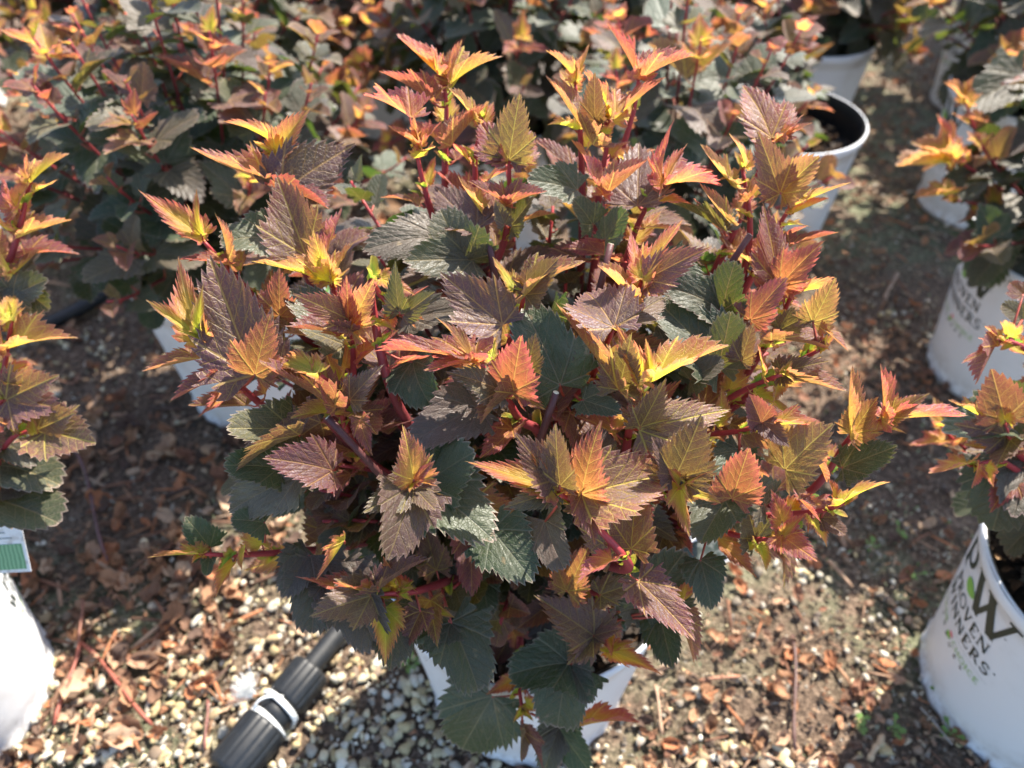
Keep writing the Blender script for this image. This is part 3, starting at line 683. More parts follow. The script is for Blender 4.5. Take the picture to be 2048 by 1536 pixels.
# leaves: base px, tip px, age, width, style   F face-on  V folded, side-on  D drooping mature  G grey mature  Y young frilled
LV = [
 (555,292,463,219,.88,.8,'V'),(553,308,597,224,.72,.9,'Y'),(535,362,390,318,.60,1.15,'V'),(560,385,698,284,.24,1.2,'F'),(560,380,660,395,.45,.8,'V'),
 (612,512,554,356,.42,1.0,'F'),(650,510,684,421,.66,.8,'V'),(403,472,286,387,.82,.75,'Y'),(403,470,380,392,.8,.5,'Y'),(540,476,446,462,.06,1.1,'G'),
 (455,530,362,505,.62,.9,'V'),(455,525,452,432,.62,.9,'V'),(660,565,521,513,.80,.95,'V'),(665,565,690,480,.72,.8,'V'),(655,560,625,470,.78,.9,'F'),
 (403,678,328,507,.84,.62,'Y'),(403,678,299,606,.88,.45,'Y'),(400,670,388,577,.92,.4,'Y'),(506,750,424,524,.30,1.0,'F'),(510,750,530,643,.50,.9,'F'),
 (407,716,289,739,.48,.85,'V'),(446,746,350,802,.50,1.1,'V'),(446,744,461,664,.62,.8,'V'),(690,690,592,560,.14,1.0,'G'),(700,665,575,660,.40,.95,'V'),
 (636,746,530,702,.93,.6,'Y'),(670,814,523,726,.50,.9,'V'),(672,815,640,760,.6,.8,'F'),(601,869,451,917,.30,1.1,'V'),(590,860,460,850,.16,.9,'G'),
 (666,941,547,907,.40,1.0,'F'),(600,950,434,1016,.03,.85,'G'),(560,935,455,925,.05,.9,'D'),(560,632,553,549,.48,.9,'F'),(575,640,520,600,.3,.8,'G'),
 (700,657,742,565,.62,1.0,'F'),(698,660,692,560,.55,.8,'F'),(700,640,600,590,.45,.9,'F'),(800,626,779,538,.18,.8,'F'),(806,630,868,585,.16,.7,'F'),(822,637,940,600,.04,.7,'G'),
 (1005,650,885,548,.26,.95,'F'),(1028,578,988,514,.9,.6,'Y'),(1052,590,1148,500,.58,.85,'V'),(1050,590,1110,520,.25,.8,'F'),
 (947,722,759,671,.62,.66,'V'),(947,722,892,633,.62,.6,'V'),(950,726,851,728,.66,.6,'V'),(984,718,986,654,.88,.55,'Y'),
 (1022,784,1045,671,.58,1.0,'F'),(1028,786,950,830,.44,1.0,'V'),(1001,780,912,740,.18,1.0,'F'),(955,815,820,872,.0,.95,'G'),(825,722,834,804,.02,1.25,'G'),
 (1120,770,1060,615,.0,.9,'D'),(1100,628,1122,722,.03,1.1,'G'),(1056,740,1066,676,.28,.9,'F'),(1228,655,1165,545,.28,1.0,'F'),(1258,640,1336,580,.24,.9,'F'),
 (1268,603,1204,527,.70,.95,'V'),(1270,603,1363,558,.66,.85,'V'),(1285,558,1355,432,.84,.7,'Y'),(1280,558,1262,465,.74,.6,'Y'),(1290,560,1410,495,.34,.9,'F'),
 (1240,782,1117,613,.52,.95,'V'),(1238,780,1262,672,.30,1.0,'F'),(1286,767,1254,661,.84,.55,'Y'),(1309,762,1448,677,.76,.8,'V'),(1300,755,1300,690,.9,.5,'Y'),
 (1278,860,1457,812,.40,.9,'F'),(1280,855,1330,770,.34,.9,'F'),(1165,800,1240,822,.06,.9,'G'),(1205,905,1210,865,.12,1.1,'G'),
 (1100,975,945,917,.82,.85,'Y'),(1095,972,1066,903,.82,.6,'Y'),(1108,962,1035,873,.30,1.0,'F'),(1120,972,1106,864,.30,.8,'F'),
 (1163,990,1343,934,.52,1.0,'F'),(1163,988,1184,866,.56,1.0,'F'),(1163,990,1195,1072,.44,.95,'F'),(1107,985,1022,1008,.2,.8,'F'),
 (827,961,815,869,.66,1.1,'F'),(828,962,856,930,.6,.8,'F'),(820,975,795,1110,.26,1.15,'F'),(820,975,733,1018,.22,.9,'F'),(828,975,870,1020,.24,.9,'F'),
 (850,968,985,1060,.0,1.1,'D'),(850,965,942,905,.0,1.1,'D'),(1437,735,1323,585,.05,.95,'G'),(1435,735,1465,632,.1,.9,'G'),(1445,620,1460,530,.06,1.0,'G'),(1440,620,1365,560,.08,.9,'G'),
 (1558,572,1533,410,.56,.85,'F'),(1560,572,1630,487,.62,.9,'F'),(1556,572,1512,508,.58,.8,'F'),(1584,590,1674,552,.74,.8,'V'),
 (1625,645,1668,566,.44,1.0,'F'),(1543,682,1664,672,.42,.95,'V'),(1560,660,1630,620,.3,.9,'F'),(1482,722,1500,655,.3,.9,'F'),(1645,655,1692,700,.55,.9,'V'),
 (1563,755,1690,778,.48,1.0,'V'),(1560,745,1650,720,.34,.9,'F'),(1700,872,1690,737,.66,1.1,'V'),(1705,868,1745,800,.5,.9,'F'),(1763,840,1772,733,.70,.75,'V'),(1775,840,1928,820,.72,.7,'V'),
 (1780,835,1845,788,.4,.8,'F'),(1522,845,1505,795,.4,1.0,'F'),(1550,852,1642,828,.80,.65,'V'),(1525,845,1576,888,.26,.9,'F'),(1570,940,1650,850,.34,1.2,'F'),
 (1464,997,1497,900,.50,.9,'F'),(1350,955,1400,852,.30,1.2,'F'),(1345,950,1312,880,.24,.9,'F'),(1680,1010,1762,950,.86,.8,'V'),(1684,936,1790,892,.1,.8,'G'),(1600,1000,1640,1045,.5,.8,'V'),
 (1362,968,1420,932,.88,.7,'Y'),(1360,972,1366,1060,.80,.8,'Y'),(1360,970,1345,930,.9,.6,'Y'),(1562,1070,1632,1120,.60,1.2,'F'),(1512,1078,1495,1018,.22,1.2,'G'),(1564,1045,1553,992,.74,1.0,'F'),(1565,1072,1600,1030,.78,.8,'Y'),(1640,1035,1690,1066,.3,.9,'G'),
 (1358,1209,1424,1160,.80,.8,'V'),(1350,1225,1402,1322,.52,.9,'V'),(1280,1215,1372,1110,.06,1.15,'G'),(1278,1213,1230,1160,.06,1.0,'G'),
 (1188,1272,1099,1206,.30,1.15,'F'),(1186,1272,1232,1256,.34,.9,'F'),(1186,1274,1137,1322,.28,.9,'F'),(1222,1302,1318,1336,.86,.75,'Y'),(1222,1300,1262,1278,.86,.6,'Y'),(1222,1306,1185,1296,.9,.6,'Y'),
 (1137,1328,1105,1466,.03,1.2,'D'),(1137,1326,1035,1330,.02,1.0,'D'),(1140,1328,1180,1400,.03,.9,'D'),(902,1245,968,1372,.0,1.1,'D'),(900,1245,840,1290,.02,1.0,'D'),
 (985,1392,900,1536,.02,1.15,'D'),(1043,1457,1038,1523,.3,.7,'V'),(1043,1457,1095,1532,.34,.7,'V'),(1165,1452,1270,1420,.74,.8,'V'),(1115,1450,1170,1540,.06,.9,'D'),(1120,1450,1085,1540,.05,.9,'D'),
 (1135,1182,1178,1090,.60,.9,'F'),(1132,1182,1112,1130,.55,.7,'F'),(742,1186,598,1168,.76,.75,'V'),(742,1192,632,1222,.26,1.0,'F'),(755,1182,845,1108,.32,1.0,'V'),
 (842,1222,806,1290,.40,1.1,'F'),(880,1225,905,1230,.8,.8,'Y'),(770,1215,775,1318,.95,.9,'F'),(1090,1040,1112,1132,.05,1.0,'G'),(985,1060,1058,1148,.0,1.2,'D'),
 (401,1108,304,1108,.84,.7,'V'),(420,1095,380,1040,.04,1.0,'D'),(420,1112,412,1150,.1,.8,'D'),(490,1095,480,1140,.86,.7,'V'),(530,1045,468,1035,.03,1.1,'D'),(620,1110,560,1180,.02,1.2,'D'),(640,1120,620,1250,.02,1.0,'D'),(690,1080,640,1160,.9,.9,'V'),
 (878,150,796,73,.74,.75,'V'),(876,148,832,70,.76,.7,'V'),(900,170,988,90,.70,.95,'V'),(898,165,920,82,.64,.8,'V'),(865,205,768,130,.44,1.0,'V'),(822,235,734,168,.62,.9,'V'),(902,292,968,204,.50,1.1,'V'),
 (840,296,782,250,.70,1.0,'V'),(842,294,878,240,.68,.9,'V'),(841,290,828,225,.7,.7,'V'),(950,240,904,174,.70,.8,'V'),(1018,320,1035,192,.34,1.05,'F'),(1016,322,960,250,.46,.8,'F'),(1020,322,1076,253,.46,.8,'F'),(1017,322,1005,272,.74,1.0,'V'),
 (1012,412,950,353,.56,1.0,'V'),(1014,412,1085,368,.54,1.0,'V'),(953,457,873,380,.24,.9,'F'),(960,422,914,356,.74,.7,'V'),(1022,452,1064,396,.18,1.1,'G'),(1010,450,995,405,.22,.9,'F'),
 (875,474,733,474,.02,.9,'G'),(930,525,885,428,.12,1.1,'D'),(945,520,818,515,.12,.9,'G'),(1186,290,1099,154,.50,.85,'V'),(1223,240,1192,130,.82,.6,'V'),(1230,238,1319,156,.74,.95,'V'),(1190,240,1186,152,.30,.8,'F'),
 (1152,162,1107,90,.70,.85,'V'),(1150,162,1190,95,.70,.8,'V'),(1276,157,1229,45,.64,.8,'V'),(1282,158,1380,92,.60,1.05,'V'),(1212,390,1298,325,.52,1.1,'V'),(1205,390,1160,310,.60,.8,'V'),(1275,412,1278,294,.26,1.0,'F'),
 (1326,370,1312,246,.68,.7,'V'),(1326,370,1364,286,.72,.5,'V'),(1331,370,1446,338,.66,1.05,'V'),(1186,450,1156,398,.14,1.1,'G'),(1155,380,1068,350,.04,.9,'G'),
 (1543,275,1497,150,.52,1.0,'F'),(1545,276,1575,195,.58,.8,'F'),(1555,282,1616,240,.70,.85,'V'),(1560,387,1522,270,.38,.8,'F'),(1563,387,1628,314,.52,1.0,'F'),(1587,412,1690,362,.72,.75,'V'),(1584,428,1656,396,.78,.7,'V'),
 (1495,402,1540,345,.56,1.1,'V'),(1490,335,1481,262,.74,.7,'V'),(1464,372,1399,296,.66,.8,'V'),(1457,442,1396,376,.55,.7,'V'),(1450,462,1348,392,.16,.9,'V'),(1580,492,1670,463,.48,1.0,'V'),
 (1200,1190,1280,1160,.3,.9,'F'),(1500,640,1560,560,.5,.8,'F'),(1530,1010,1480,960,.1,1.0,'G'),(1620,900,1660,960,.7,.8,'V'),(1480,900,1440,960,.04,1.0,'D'),(1450,1000,1400,1080,.02,1.1,'D'),
 (790,1205,790,1330,.02,1.1,'D'),(1320,1230,1340,1330,.03,1.0,'D'),(680,1130,690,1240,.02,1.1,'D'),(1400,1120,1430,1210,.02,1.0,'D'),(700,1170,740,1290,.05,1.0,'D'),
 (720,840,735,900,.6,.8,'F'),(700,800,748,738,.24,.9,'F'),(735,640,790,650,.95,.5,'Y'),(1210,480,1250,420,.05,1.0,'G'),(1330,520,1400,560,.05,.9,'G'),(1380,760,1440,720,.04,1.0,'G'),(900,930,880,880,.02,1.0,'D'),
]
def hero(root, cpos, ORG, SH, LV, D, rnd, res=3, want_s=1.0):
    opx = topx(ORG); stems = []
    for poly in SH:
        tip = poly[0]; td = D(*tip); o0 = math.dist(tip, opx[:2]); pts = []
        for p in poly:
            f = 1 - min(1, math.dist(p, opx[:2]) / o0) if o0 else 0
            f = max(f, 0); d = 1 / ((1 - f) / td + f / opx[2]); d = td + (d - td) * 1.0
            pts.append(at(p[0], p[1], d))
        last = pts[-1]; dirn = (last - pts[-2]).normalized(); dist = (last - ORG).length
        a = rnd.random() * 6.28; og = ORG + Vector((math.cos(a) * .018, math.sin(a) * .018, -.012))
        bz = bez(last, last + dirn * dist * .25, og + Vector((0, 0, dist * .35)), og, 8)[1:]
        full = pts + bz
        # smooth by Catmull-Rom
        sm = []
        for i in range(len(full) - 1):
            p0 = full[max(i - 1, 0)]; p1 = full[i]; p2 = full[i + 1]; p3 = full[min(i + 2, len(full) - 1)]
            for s_ in range(3):
                t = s_ / 3; sm.append(.5 * ((2 * p1) + (p2 - p0) * t + (2 * p0 - 5 * p1 + 4 * p2 - p3) * t * t + (3 * p1 - p0 - 3 * p2 + p3) * t ** 3))
        sm.append(full[-1]); stems.append(sm)
    SM = [MB() for _ in stems]; LM = [MB() for _ in stems]
    offs = cpos
    for i, sm in enumerate(stems):
        L = 0; acc = [0]
        for a, b in zip(sm[:-1], sm[1:]): L += (b - a).length; acc.append(L)
        rad = [.0013 + min(.0019, q * .020) + (.0012 * q / L) for q in acc]
        tube(SM[i], [p - offs for p in sm], rad, 10, [stemcol(q / .34) for q in acc])
    spx = [[topx(p) for p in sm[:3 * (len(SH[i]) - 1) + 1]] for i, sm in enumerate(stems)]
    def nearest(px, py):
        best = None
        for i, pl in enumerate(spx):
            for j, (x, y, d) in enumerate(pl):
                q = math.hypot(x - px, y - py)
                if best is None or q < best[0]: best = (q, i, j, d)
        return best
    prm = {'F': (R(18), .28, .25), 'V': (R(72), .72, .15), 'Y': (R(30), .55, .35), 'G': (R(30), .30, .45), 'D': (R(12), .22, .55)}
    for (bx, by, tx, ty, age, wid, st) in LV:
        q, i, j, d = nearest(bx, by)
        if q > 60: d0 = D(bx, by, .02 if st in 'GD' else 0)
        else: d0 = d + (-.006 if st in 'FVY' else .006)
        if st in 'GD' and 430 < by < 1000: d0 += .02
        d0 = min(d0, D(bx, by) + (.03 if st in 'GD' else .012))
        B = at(bx, by, d0)
        Lp = math.dist((bx, by), (tx, ty)) / FPX * d0
        want = want_s * {'F': .052, 'V': .050, 'Y': .044, 'G': .058, 'D': .062}[st]
        dz = math.sqrt(max(0, want ** 2 - Lp ** 2)) if Lp < want else 0
        dz = min(dz, Lp * .75)
        sgn = -1 if (by > 760 or st in 'GD') else rnd.choice([1, -1, -1])
        if st == 'V': dz *= .5
        T = at(tx, ty, d0 + sgn * dz)
        Yv = (T - B); L = Yv.length; Yv.normalize(); Cn = CAM - B; Cn = (Cn - Yv * Cn.dot(Yv)).normalized()
        U = Yv.cross(Cn); up = Vector((0, 0, 1))
        if abs(U.z) > .25: U = U if U.z > 0 else -U
        else: U = U if U.x * (1 if by % 2 else -1) > 0 else -U
        roll, fold, curl = prm[st]; roll += rnd.uniform(-.2, .2); fold += rnd.uniform(-.12, .12); curl += rnd.uniform(-.35, .45)
        Nn = (Cn * math.cos(roll) + U * math.sin(roll)).normalized(); X = Yv.cross(Nn).normalized()
        # bending shortens towards -N: compensate length
        leaf(LM[i], B - offs, X, Yv, Nn, L * 1.03, age, wid * {'F': .84, 'V': .95, 'Y': .82, 'G': .82, 'D': .84}[st], fold, curl, 1.0 if st == 'Y' else (rnd.uniform(.2, .5) if st in 'GD' else rnd.uniform(.55, .95)), res, rnd)
        near = Vector(stems[i][j]); 
        if (near - B).length > .045: near = B + (near - B).normalized() * .04
        petiole(SM[i], near - offs, B + Yv * .001 - offs, .0009)
    # smaller leaves set spirally between the large ones
    for i, sm in enumerate(stems):
        acc = 0; nxt = rnd.uniform(.004, .012); an = rnd.random() * 6.28
        for k in range(1, len(sm) - 8):
            seg = (sm[k] - sm[k - 1]).length; acc += seg
            while acc > nxt and nxt < .12:
                p = sm[k]; t = (sm[k - 1] - sm[k]).normalized(); a, b = frame(t); an += 2.4 + rnd.uniform(-.3, .3)
                rd = a * math.cos(an) + b * math.sin(an); toc = (CAM - p).normalized()
                if rd.dot(toc) > .45: rd = (rd - toc * .7 * rd.dot(toc)).normalized()
                el = max(.15, 1.1 - nxt * 7); Yv = (rd + t * el).normalized(); pl = .004 + nxt * .09; B = p + (rd + t * .5).normalized() * pl
                age = max(.05, min(.95, .92 - nxt * 5.2 + rnd.uniform(-.12, .12))); X, Y_, Nn = orient(Yv, t * .8 + Vector((0, 0, .8)) + sdir * .3)
                leaf(LM[i], B - offs, X, Y_, Nn, rnd.uniform(.8, 1.15) * min(.046, .020 + nxt * .30), age, rnd.uniform(.72, .95), rnd.uniform(.3, .8), rnd.uniform(-.1, .7), .95 if age > .5 else rnd.uniform(.4, .8), res, rnd)
                petiole(SM[i], p - offs, B - offs, .0007); nxt += rnd.uniform(.015, .025)
    # tip leaflets and axil buds
    for i, sm in enumerate(stems):
        t = (sm[0] - sm[2]).normalized()
        for k in range(3):
            a, b = frame(t); an = rnd.random() * 6.28; Yv = (t * 1.3 + a * math.cos(an) + b * math.sin(an)).normalized()
            X, Y_, Nn = orient(Yv, Vector((0, -.2, 1))); leaf(LM[i], sm[0] - offs, X, Y_, Nn, rnd.uniform(.009, .017), rnd.uniform(.85, 1.05), .6, .8, .3, .7, 2, rnd)
        for k in range(3, min(len(sm) - 9, 15), 3):
            tt = (sm[k - 1] - sm[k]).normalized(); a, b = frame(tt); an = rnd.random() * 6.28
            for e in range(2):
                an += 1.2; Yv = (tt * 1.5 + a * math.cos(an) + b * math.sin(an)).normalized(); X, Y_, Nn = orient(Yv, tt + Vector((0, 0, .5)))
                leaf(LM[i], sm[k] + Yv * .002 - offs, X, Y_, Nn, rnd.uniform(.008, .018), rnd.uniform(1.0, 1.2), .7, .7, .3, .3, 2, rnd)
    for i, sm in enumerate(stems):
        o = link('branch', SM[i].mesh('branch', M_STEM), root); link('foliage', LM[i].mesh('foliage', M_LEAF), o)
def build_center():
    rnd = random.Random(77); cpos = Vector((.02, .446, gh(.02, .446) - .004 + .234)); offs = cpos
    root = empty('ninebark_shrub', cpos, 'large sharply focused shrub in the centre with bronze leaves and red stems', 'shrub', 'shrubs growing in the white pots')
    hero(root, cpos, ORG, SH, LV, D, rnd)
    # inner shoots with mature leaves filling the crown
    k = 0
    for i in range(46):
        az = i * 2.39996; q = math.sqrt((i + .5) / 46); px = 1010 + math.cos(az) * 610 * q; py = 740 + math.sin(az) * 470 * q
        if py > 1230: continue
        T = at(px, py, D(px, py, rnd.uniform(.09, .13))); og = ORG + Vector((rnd.uniform(-.02, .02), rnd.uniform(-.02, .02), -.012))
        pts = bez(og, og + Vector((0, 0, (T.z - og.z) * .4)), og.lerp(T, .75) + Vector((0, 0, .03)), T, 10)
        a = MB(); b = MB(); make_shoot(a, b, [p - offs for p in pts], rnd, 2, .021, .052, topage=rnd.choice([.12, .25, .45, .2, .7]), agefall=4)
        o = link('branch', a.mesh('branch', M_STEM), root); link('foliage', b.mesh('foliage', M_LEAF), o)
    # skirt of low branches over the pot front
    for (px, py, dd) in [(900, 1180, .03), (1000, 1250, .03), (1230, 1230, .05), (820, 1130, .04), (1330, 1130, .05), (700, 1040, .06), (1040, 1130, .06), (950, 1080, .07), (1180, 1120, .07), (1400, 1000, .07), (640, 980, .07), (830, 1200, .02), (1310, 1210, .02)]:
        T = at(px, py, D(px, py, dd + .05)); og = ORG + Vector((rnd.uniform(-.03, .03), -.02, -.012))
        pts = bez(og, og + Vector((0, 0, .05)), og.lerp(T, .6) + Vector((0, 0, .05)), T, 9)
        a = MB(); b = MB(); make_shoot(a, b, [p - offs for p in pts], rnd, 2, .019, .054, topage=rnd.choice([.1, .2, .3]), agefall=3)
        o = link('branch', a.mesh('branch', M_STEM), root); link('foliage', b.mesh('foliage', M_LEAF), o)
    # pruned stubs with pale cut ends
    for (x0, y0, x1, y1) in [(1112, 785, 1080, 880), (655, 835, 760, 948), (1222, 488, 1196, 590), (1500, 470, 1440, 560), (978, 480, 990, 560), ]:
        A = at(x0, y0, D(x0, y0, .015)); B_ = at(x1, y1, D(x1, y1, .04)); mb = MB()
        tube(mb, [p - offs for p in (A, A.lerp(B_, .5), B_, B_.lerp(ORG, .4), ORG)], [.0024, .0025, .0028, .0032, .0036], 10, [(.09, .022, .022)] * 3 + [(.06, .03, .025)] * 2)
        o = link('branch', mb.mesh('branch', M_STEM), root); o['label'] = 'dark pruned stub with a pale cut end'
        d = (A - B_).normalized(); mc = MB(); tube(mc, [A - offs - d * .0001, A - offs + d * .0004], [.0021, .0019], 10, (.62, .55, .38)); link('cut_end', mc.mesh('cut_end', M_STONE), o)
build_center()

rs = random.Random(31)
hero(ROOT[2], ROOT[2].location.copy(), Vector((-.70, .40, .23)),
 [[(62, 345), (50, 410), (35, 470), (10, 540), (-60, 640)], [(25, 640), (15, 690), (0, 760), (-70, 840)], [(90, 862), (35, 868), (-5, 905), (-100, 960)], [(20, 750), (5, 800), (-60, 880)]],
 [(62, 365, 125, 297, .76, .9, 'V'), (58, 368, 62, 310, .7, .9, 'V'), (36, 420, 2, 360, .66, 1, 'V'), (36, 420, 48, 350, .7, 1, 'V'), (40, 474, 136, 432, .66, 1, 'V'), (28, 548, 82, 503, .74, .9, 'V'), (25, 548, -10, 480, .72, .9, 'V'),
  (25, 590, 88, 560, .12, 1, 'G'), (30, 560, 75, 610, .14, 1, 'G'), (32, 692, 136, 655, .68, 1, 'V'), (20, 640, 24, 578, .84, .8, 'Y'), (25, 745, 62, 712, .82, .8, 'Y'), (12, 700, -12, 640, .7, 1, 'V'), (15, 800, 118, 812, .34, 1, 'F'), (12, 800, 100, 755, .36, 1, 'F'),
  (90, 862, 190, 886, .38, 1, 'F'), (75, 860, 152, 826, .34, .9, 'F'), (70, 868, 60, 830, .8, .8, 'Y'), (0, 930, 90, 935, .1, 1, 'G'), (0, 978, 52, 972, .2, 1, 'G'), (-5, 1000, 110, 1028, .06, 1, 'G'), (0, 880, 60, 905, .1, 1, 'G')],
 lambda px, py, off=0: .64 + off, rs, 2)
hero(ROOT[1], ROOT[1].location.copy(), Vector((.642, .416, .23)),
 [[(1990, 682), (2040, 690), (2120, 760)], [(2008, 840), (2030, 900), (2110, 980)], [(1950, 930), (2010, 925), (2090, 990)]],
 [(2000, 690, 1954, 700, .72, .9, 'V'), (2005, 682, 1966, 655, .74, .9, 'V'), (1992, 690, 1953, 766, .48, 1, 'V'), (2010, 840, 1984, 742, .34, 1, 'F'), (2012, 845, 2035, 770, .12, 1, 'G'), (2010, 842, 2002, 795, .84, .8, 'Y'), (2012, 850, 1900, 852, .06, 1, 'G'),
  (2010, 870, 1938, 852, .3, 1, 'F'), (1952, 828, 1902, 798, .86, .8, 'V'), (1935, 928, 1862, 955, .72, .9, 'V'), (1955, 930, 1950, 975, .7, .9, 'V'), (2030, 930, 1975, 1066, .0, 1.3, 'D'), (2050, 920, 2035, 1020, .02, 1, 'D'), (2020, 880, 1995, 935, .3, 1, 'F'), (2048, 590, 2015, 558, .4, 1, 'F'), (2046, 640, 2020, 610, .2, 1, 'G')],
 lambda px, py, off=0: .62 + off, rs, 2)
hero(ROOT[3], ROOT[3].location.copy(), Vector((.865, .985, .23)),
 [[(1892, 318), (1930, 330), (2000, 380)], [(1930, 200), (1960, 280), (2020, 360)], [(1910, 400), (1960, 410), (2040, 440)]],
 [(1900, 325, 1792, 336, .70, 1.1, 'V'), (1898, 318, 1886, 226, .84, .9, 'V'), (1894, 320, 1840, 270, .74, .9, 'V'), (1905, 388, 1828, 396, .74, .9, 'V'), (1985, 460, 1964, 578, .02, 1.2, 'D'), (1960, 330, 1915, 380, .03, 1.1, 'D'), (2030, 390, 1985, 450, .02, 1.1, 'D'), (1932, 205, 1893, 162, .66, 1, 'V'), (1930, 206, 1945, 150, .66, 1, 'V'),
  (2045, 150, 1930, 216, .06, 1, 'G'), (1960, 240, 1925, 230, .62, 1, 'V'), (1980, 470, 1940, 480, .84, .9, 'V'), (2000, 300, 1960, 260, .1, 1, 'G')],
 lambda px, py, off=0: 1.10 + off, rs, 2, 1.2)

# ------------------------------------------------------------------ irrigation pipe with couplers
def pipe():
    a = on(455, 1530, .03); b = on(705, 1225, .03); d = (b - a).normalized(); ad = math.atan2(d.y, d.x)
    root = empty('irrigation_pipe', a + Vector((0, 0, -.012)), 'black irrigation pipe with ribbed couplers at the bottom left', 'pipe', None, ad)
    mb = MB(); pts = [Vector((x, .003 * math.sin(x * 5), .001 * math.sin(x * 9))) for x in [i * .05 - .5 for i in range(35)]]
    tube(mb, pts, .0135, 20); link('pipe', mb.mesh('pipe', M_PIPE), root)
    def coup(x0, x1, r):
        mb = MB(); n = 96; prof = [(x0, .014), (x0 - .0001, r * .86), (x0 + .003, r * .96), (x0 + .006, r), (x1 - .006, r * 1.02), (x1 - .002, r * .99), (x1, r * .90), (x1 + .0005, .016)]
        vs = []; fs = []
        for (x, rr) in prof:
            for i in range(n):
                an = 2 * math.pi * i / n; q = rr - (.0011 if (i % 8 in (0, 1)) and rr > r * .95 else 0); vs.append((x, q * math.cos(an), q * math.sin(an)))
        for j in range(len(prof) - 1):
            for i in range(n): fs.append((j * n + i, j * n + (i + 1) % n, (j + 1) * n + (i + 1) % n, (j + 1) * n + i))
        mb.add(vs, fs); return link('ribbed_coupler', mb.mesh('ribbed_coupler', M_PIPE), root)
    X = lambda px, py: (on(px, py, .03) - a).dot(d)
    c1, c2 = X(450, 1536), X(526, 1436); c3, c4 = X(556, 1392), X(612, 1322)
    coup(c1 - .003, c2, .0285); coup(c3, c4, .0258)
    mb = MB(); tube(mb, [Vector((c2 - .003, 0, 0)), Vector((c3 + .003, 0, 0))], .0225, 28); link('coupler_body', mb.mesh('coupler_body', M_PIPE), root)
    # twine, tied round the body
    tr = empty('twine_tie', a + d * ((c2 + c3) / 2), 'frayed white twine knotted around the pipe coupler', 'twine', None, ad)
    mb = MB(); r = random.Random(4)
    for k in range(7):
        x = -.017 + k * .0017 + (.012 if k > 3 else 0) * 1.4; ph = r.random(); N_ = 40
        tube(mb, [Vector((x + .0022 * math.sin(i / N_ * 6.28 + ph), (.0242 + .001 * r.random()) * math.cos(i / N_ * 6.28), -.012 + (.0244 + .0012 * (k > 3)) * math.sin(i / N_ * 6.28) + .0)) for i in range(N_ + 1)], .0018, 6, (.78, .80, .80))
    for k in range(3):
        tube(mb, bez(Vector((-.015 + k * .002, .013, .010)), Vector((-.01, .016, .022)), Vector((.004, .010, .024)), Vector((.013 + k * .001, -.004, .010)), 12), .0013, 6, (.8, .82, .82))
    link('binding', mb.mesh('binding', M_TWINE), tr)
    mb = MB(); kp = Vector((-.004, .027, .018))
    for k in range(5):
        tube(mb, [kp + Vector((r.uniform(-.004, .004), r.uniform(-.004, .004), r.uniform(-.003, .004))) for _ in range(4)], .0017, 6, (.82, .84, .84))
    for k in range(520):
        dv = Vector((r.gauss(-.1, .5), r.gauss(.7, .45), r.gauss(.9, .5))).normalized() * r.uniform(.010, .028)
        p = kp + Vector((r.gauss(0, .0012),) * 3); q = Vector((r.gauss(0, .0018), r.gauss(0, .0018), r.gauss(0, .0018)))
        tube(mb, [p, p + dv * .5 + q, p + dv], [.00022, .00018, .0001], 3, (.85, .86, .85), False)
    p = kp + Vector((.006, 0, .004)); tube(mb, bez(p, p + Vector((.01, .0, .01)), p + Vector((.006, .012, .016)), p + Vector((.014, .012, .026)), 9), .0005, 5, (.85, .86, .85))
    link('frayed_knot', mb.mesh('frayed_knot', M_TWINE), tr)
pipe()
def pipe2(p0, p1, label, r=.0135):
    a = on(*p0, .02); b = on(*p1, .02); t = empty('irrigation_pipe', (a + b) * .5, label, 'pipe')
    d = (b - a) / 2; mb = MB(); mid = (a + b) / 2
    tube(mb, [d * k + Vector((0, 0, .003 * math.sin(k * 3))) for k in [i / 6 - 1.4 for i in range(18)]], r, 16); link('pipe', mb.mesh('pipe', M_PIPE), t)
pipe2((100, 645), (290, 545), 'black irrigation pipe lying on brown litter left of the big shrub')
pipe2((-60, 300), (40, 278), 'black irrigation pipe at the upper left edge below the blurred shrub')

# ------------------------------------------------------------------ plant tags
def plate(name, c, ux, uy, w_, h_, label, ink, st=True):
    t = empty(name, c, label, 'plant tag'); n = ux.cross(uy).normalized(); ux = ux.normalized(); uy = n.cross(ux).normalized()
    def rect(mb, x0, x1, y0, y1, z, th=.0004, col=(1, 1, 1)):
        vs = [ux * x + uy * y + n * zz for zz in (z - th, z) for (x, y) in ((x0, y0), (x1, y0), (x1, y1), (x0, y1))]
        mb.add(vs, [(3, 2, 1, 0), (4, 5, 6, 7), (0, 1, 5, 4), (1, 2, 6, 5), (2, 3, 7, 6), (3, 0, 4, 7)], None, col)
    mb = MB(); rect(mb, -w_ / 2, w_ / 2, -h_ / 2, h_ / 2, 0, .0008); link('card', mb.mesh('card', M_WHITE, False), t)
    mb = MB(); rect(mb, -w_ * .46, w_ * .44, -h_ * .44, h_ * .02, .0006)
    link('photo_panel', mb.mesh('photo_panel', ink, False), t)
    mb = MB()
    for k in range(3): rect(mb, -w_ * .4, w_ * (.3 - .1 * k), h_ * (.12 + .1 * k), h_ * (.14 + .1 * k), .0006, .0003)
    link('printed_line', mb.mesh('printed_line', M_GREY, False), t)
    if not st: return
    mb = MB(); rect(mb, -w_ / 2 + .003, -w_ / 2 + .010, -h_ / 2 - .03, -h_ / 2 + .001, -.0005, .0006); link('tag_stem', mb.mesh('tag_stem', M_WHITE, False), t)
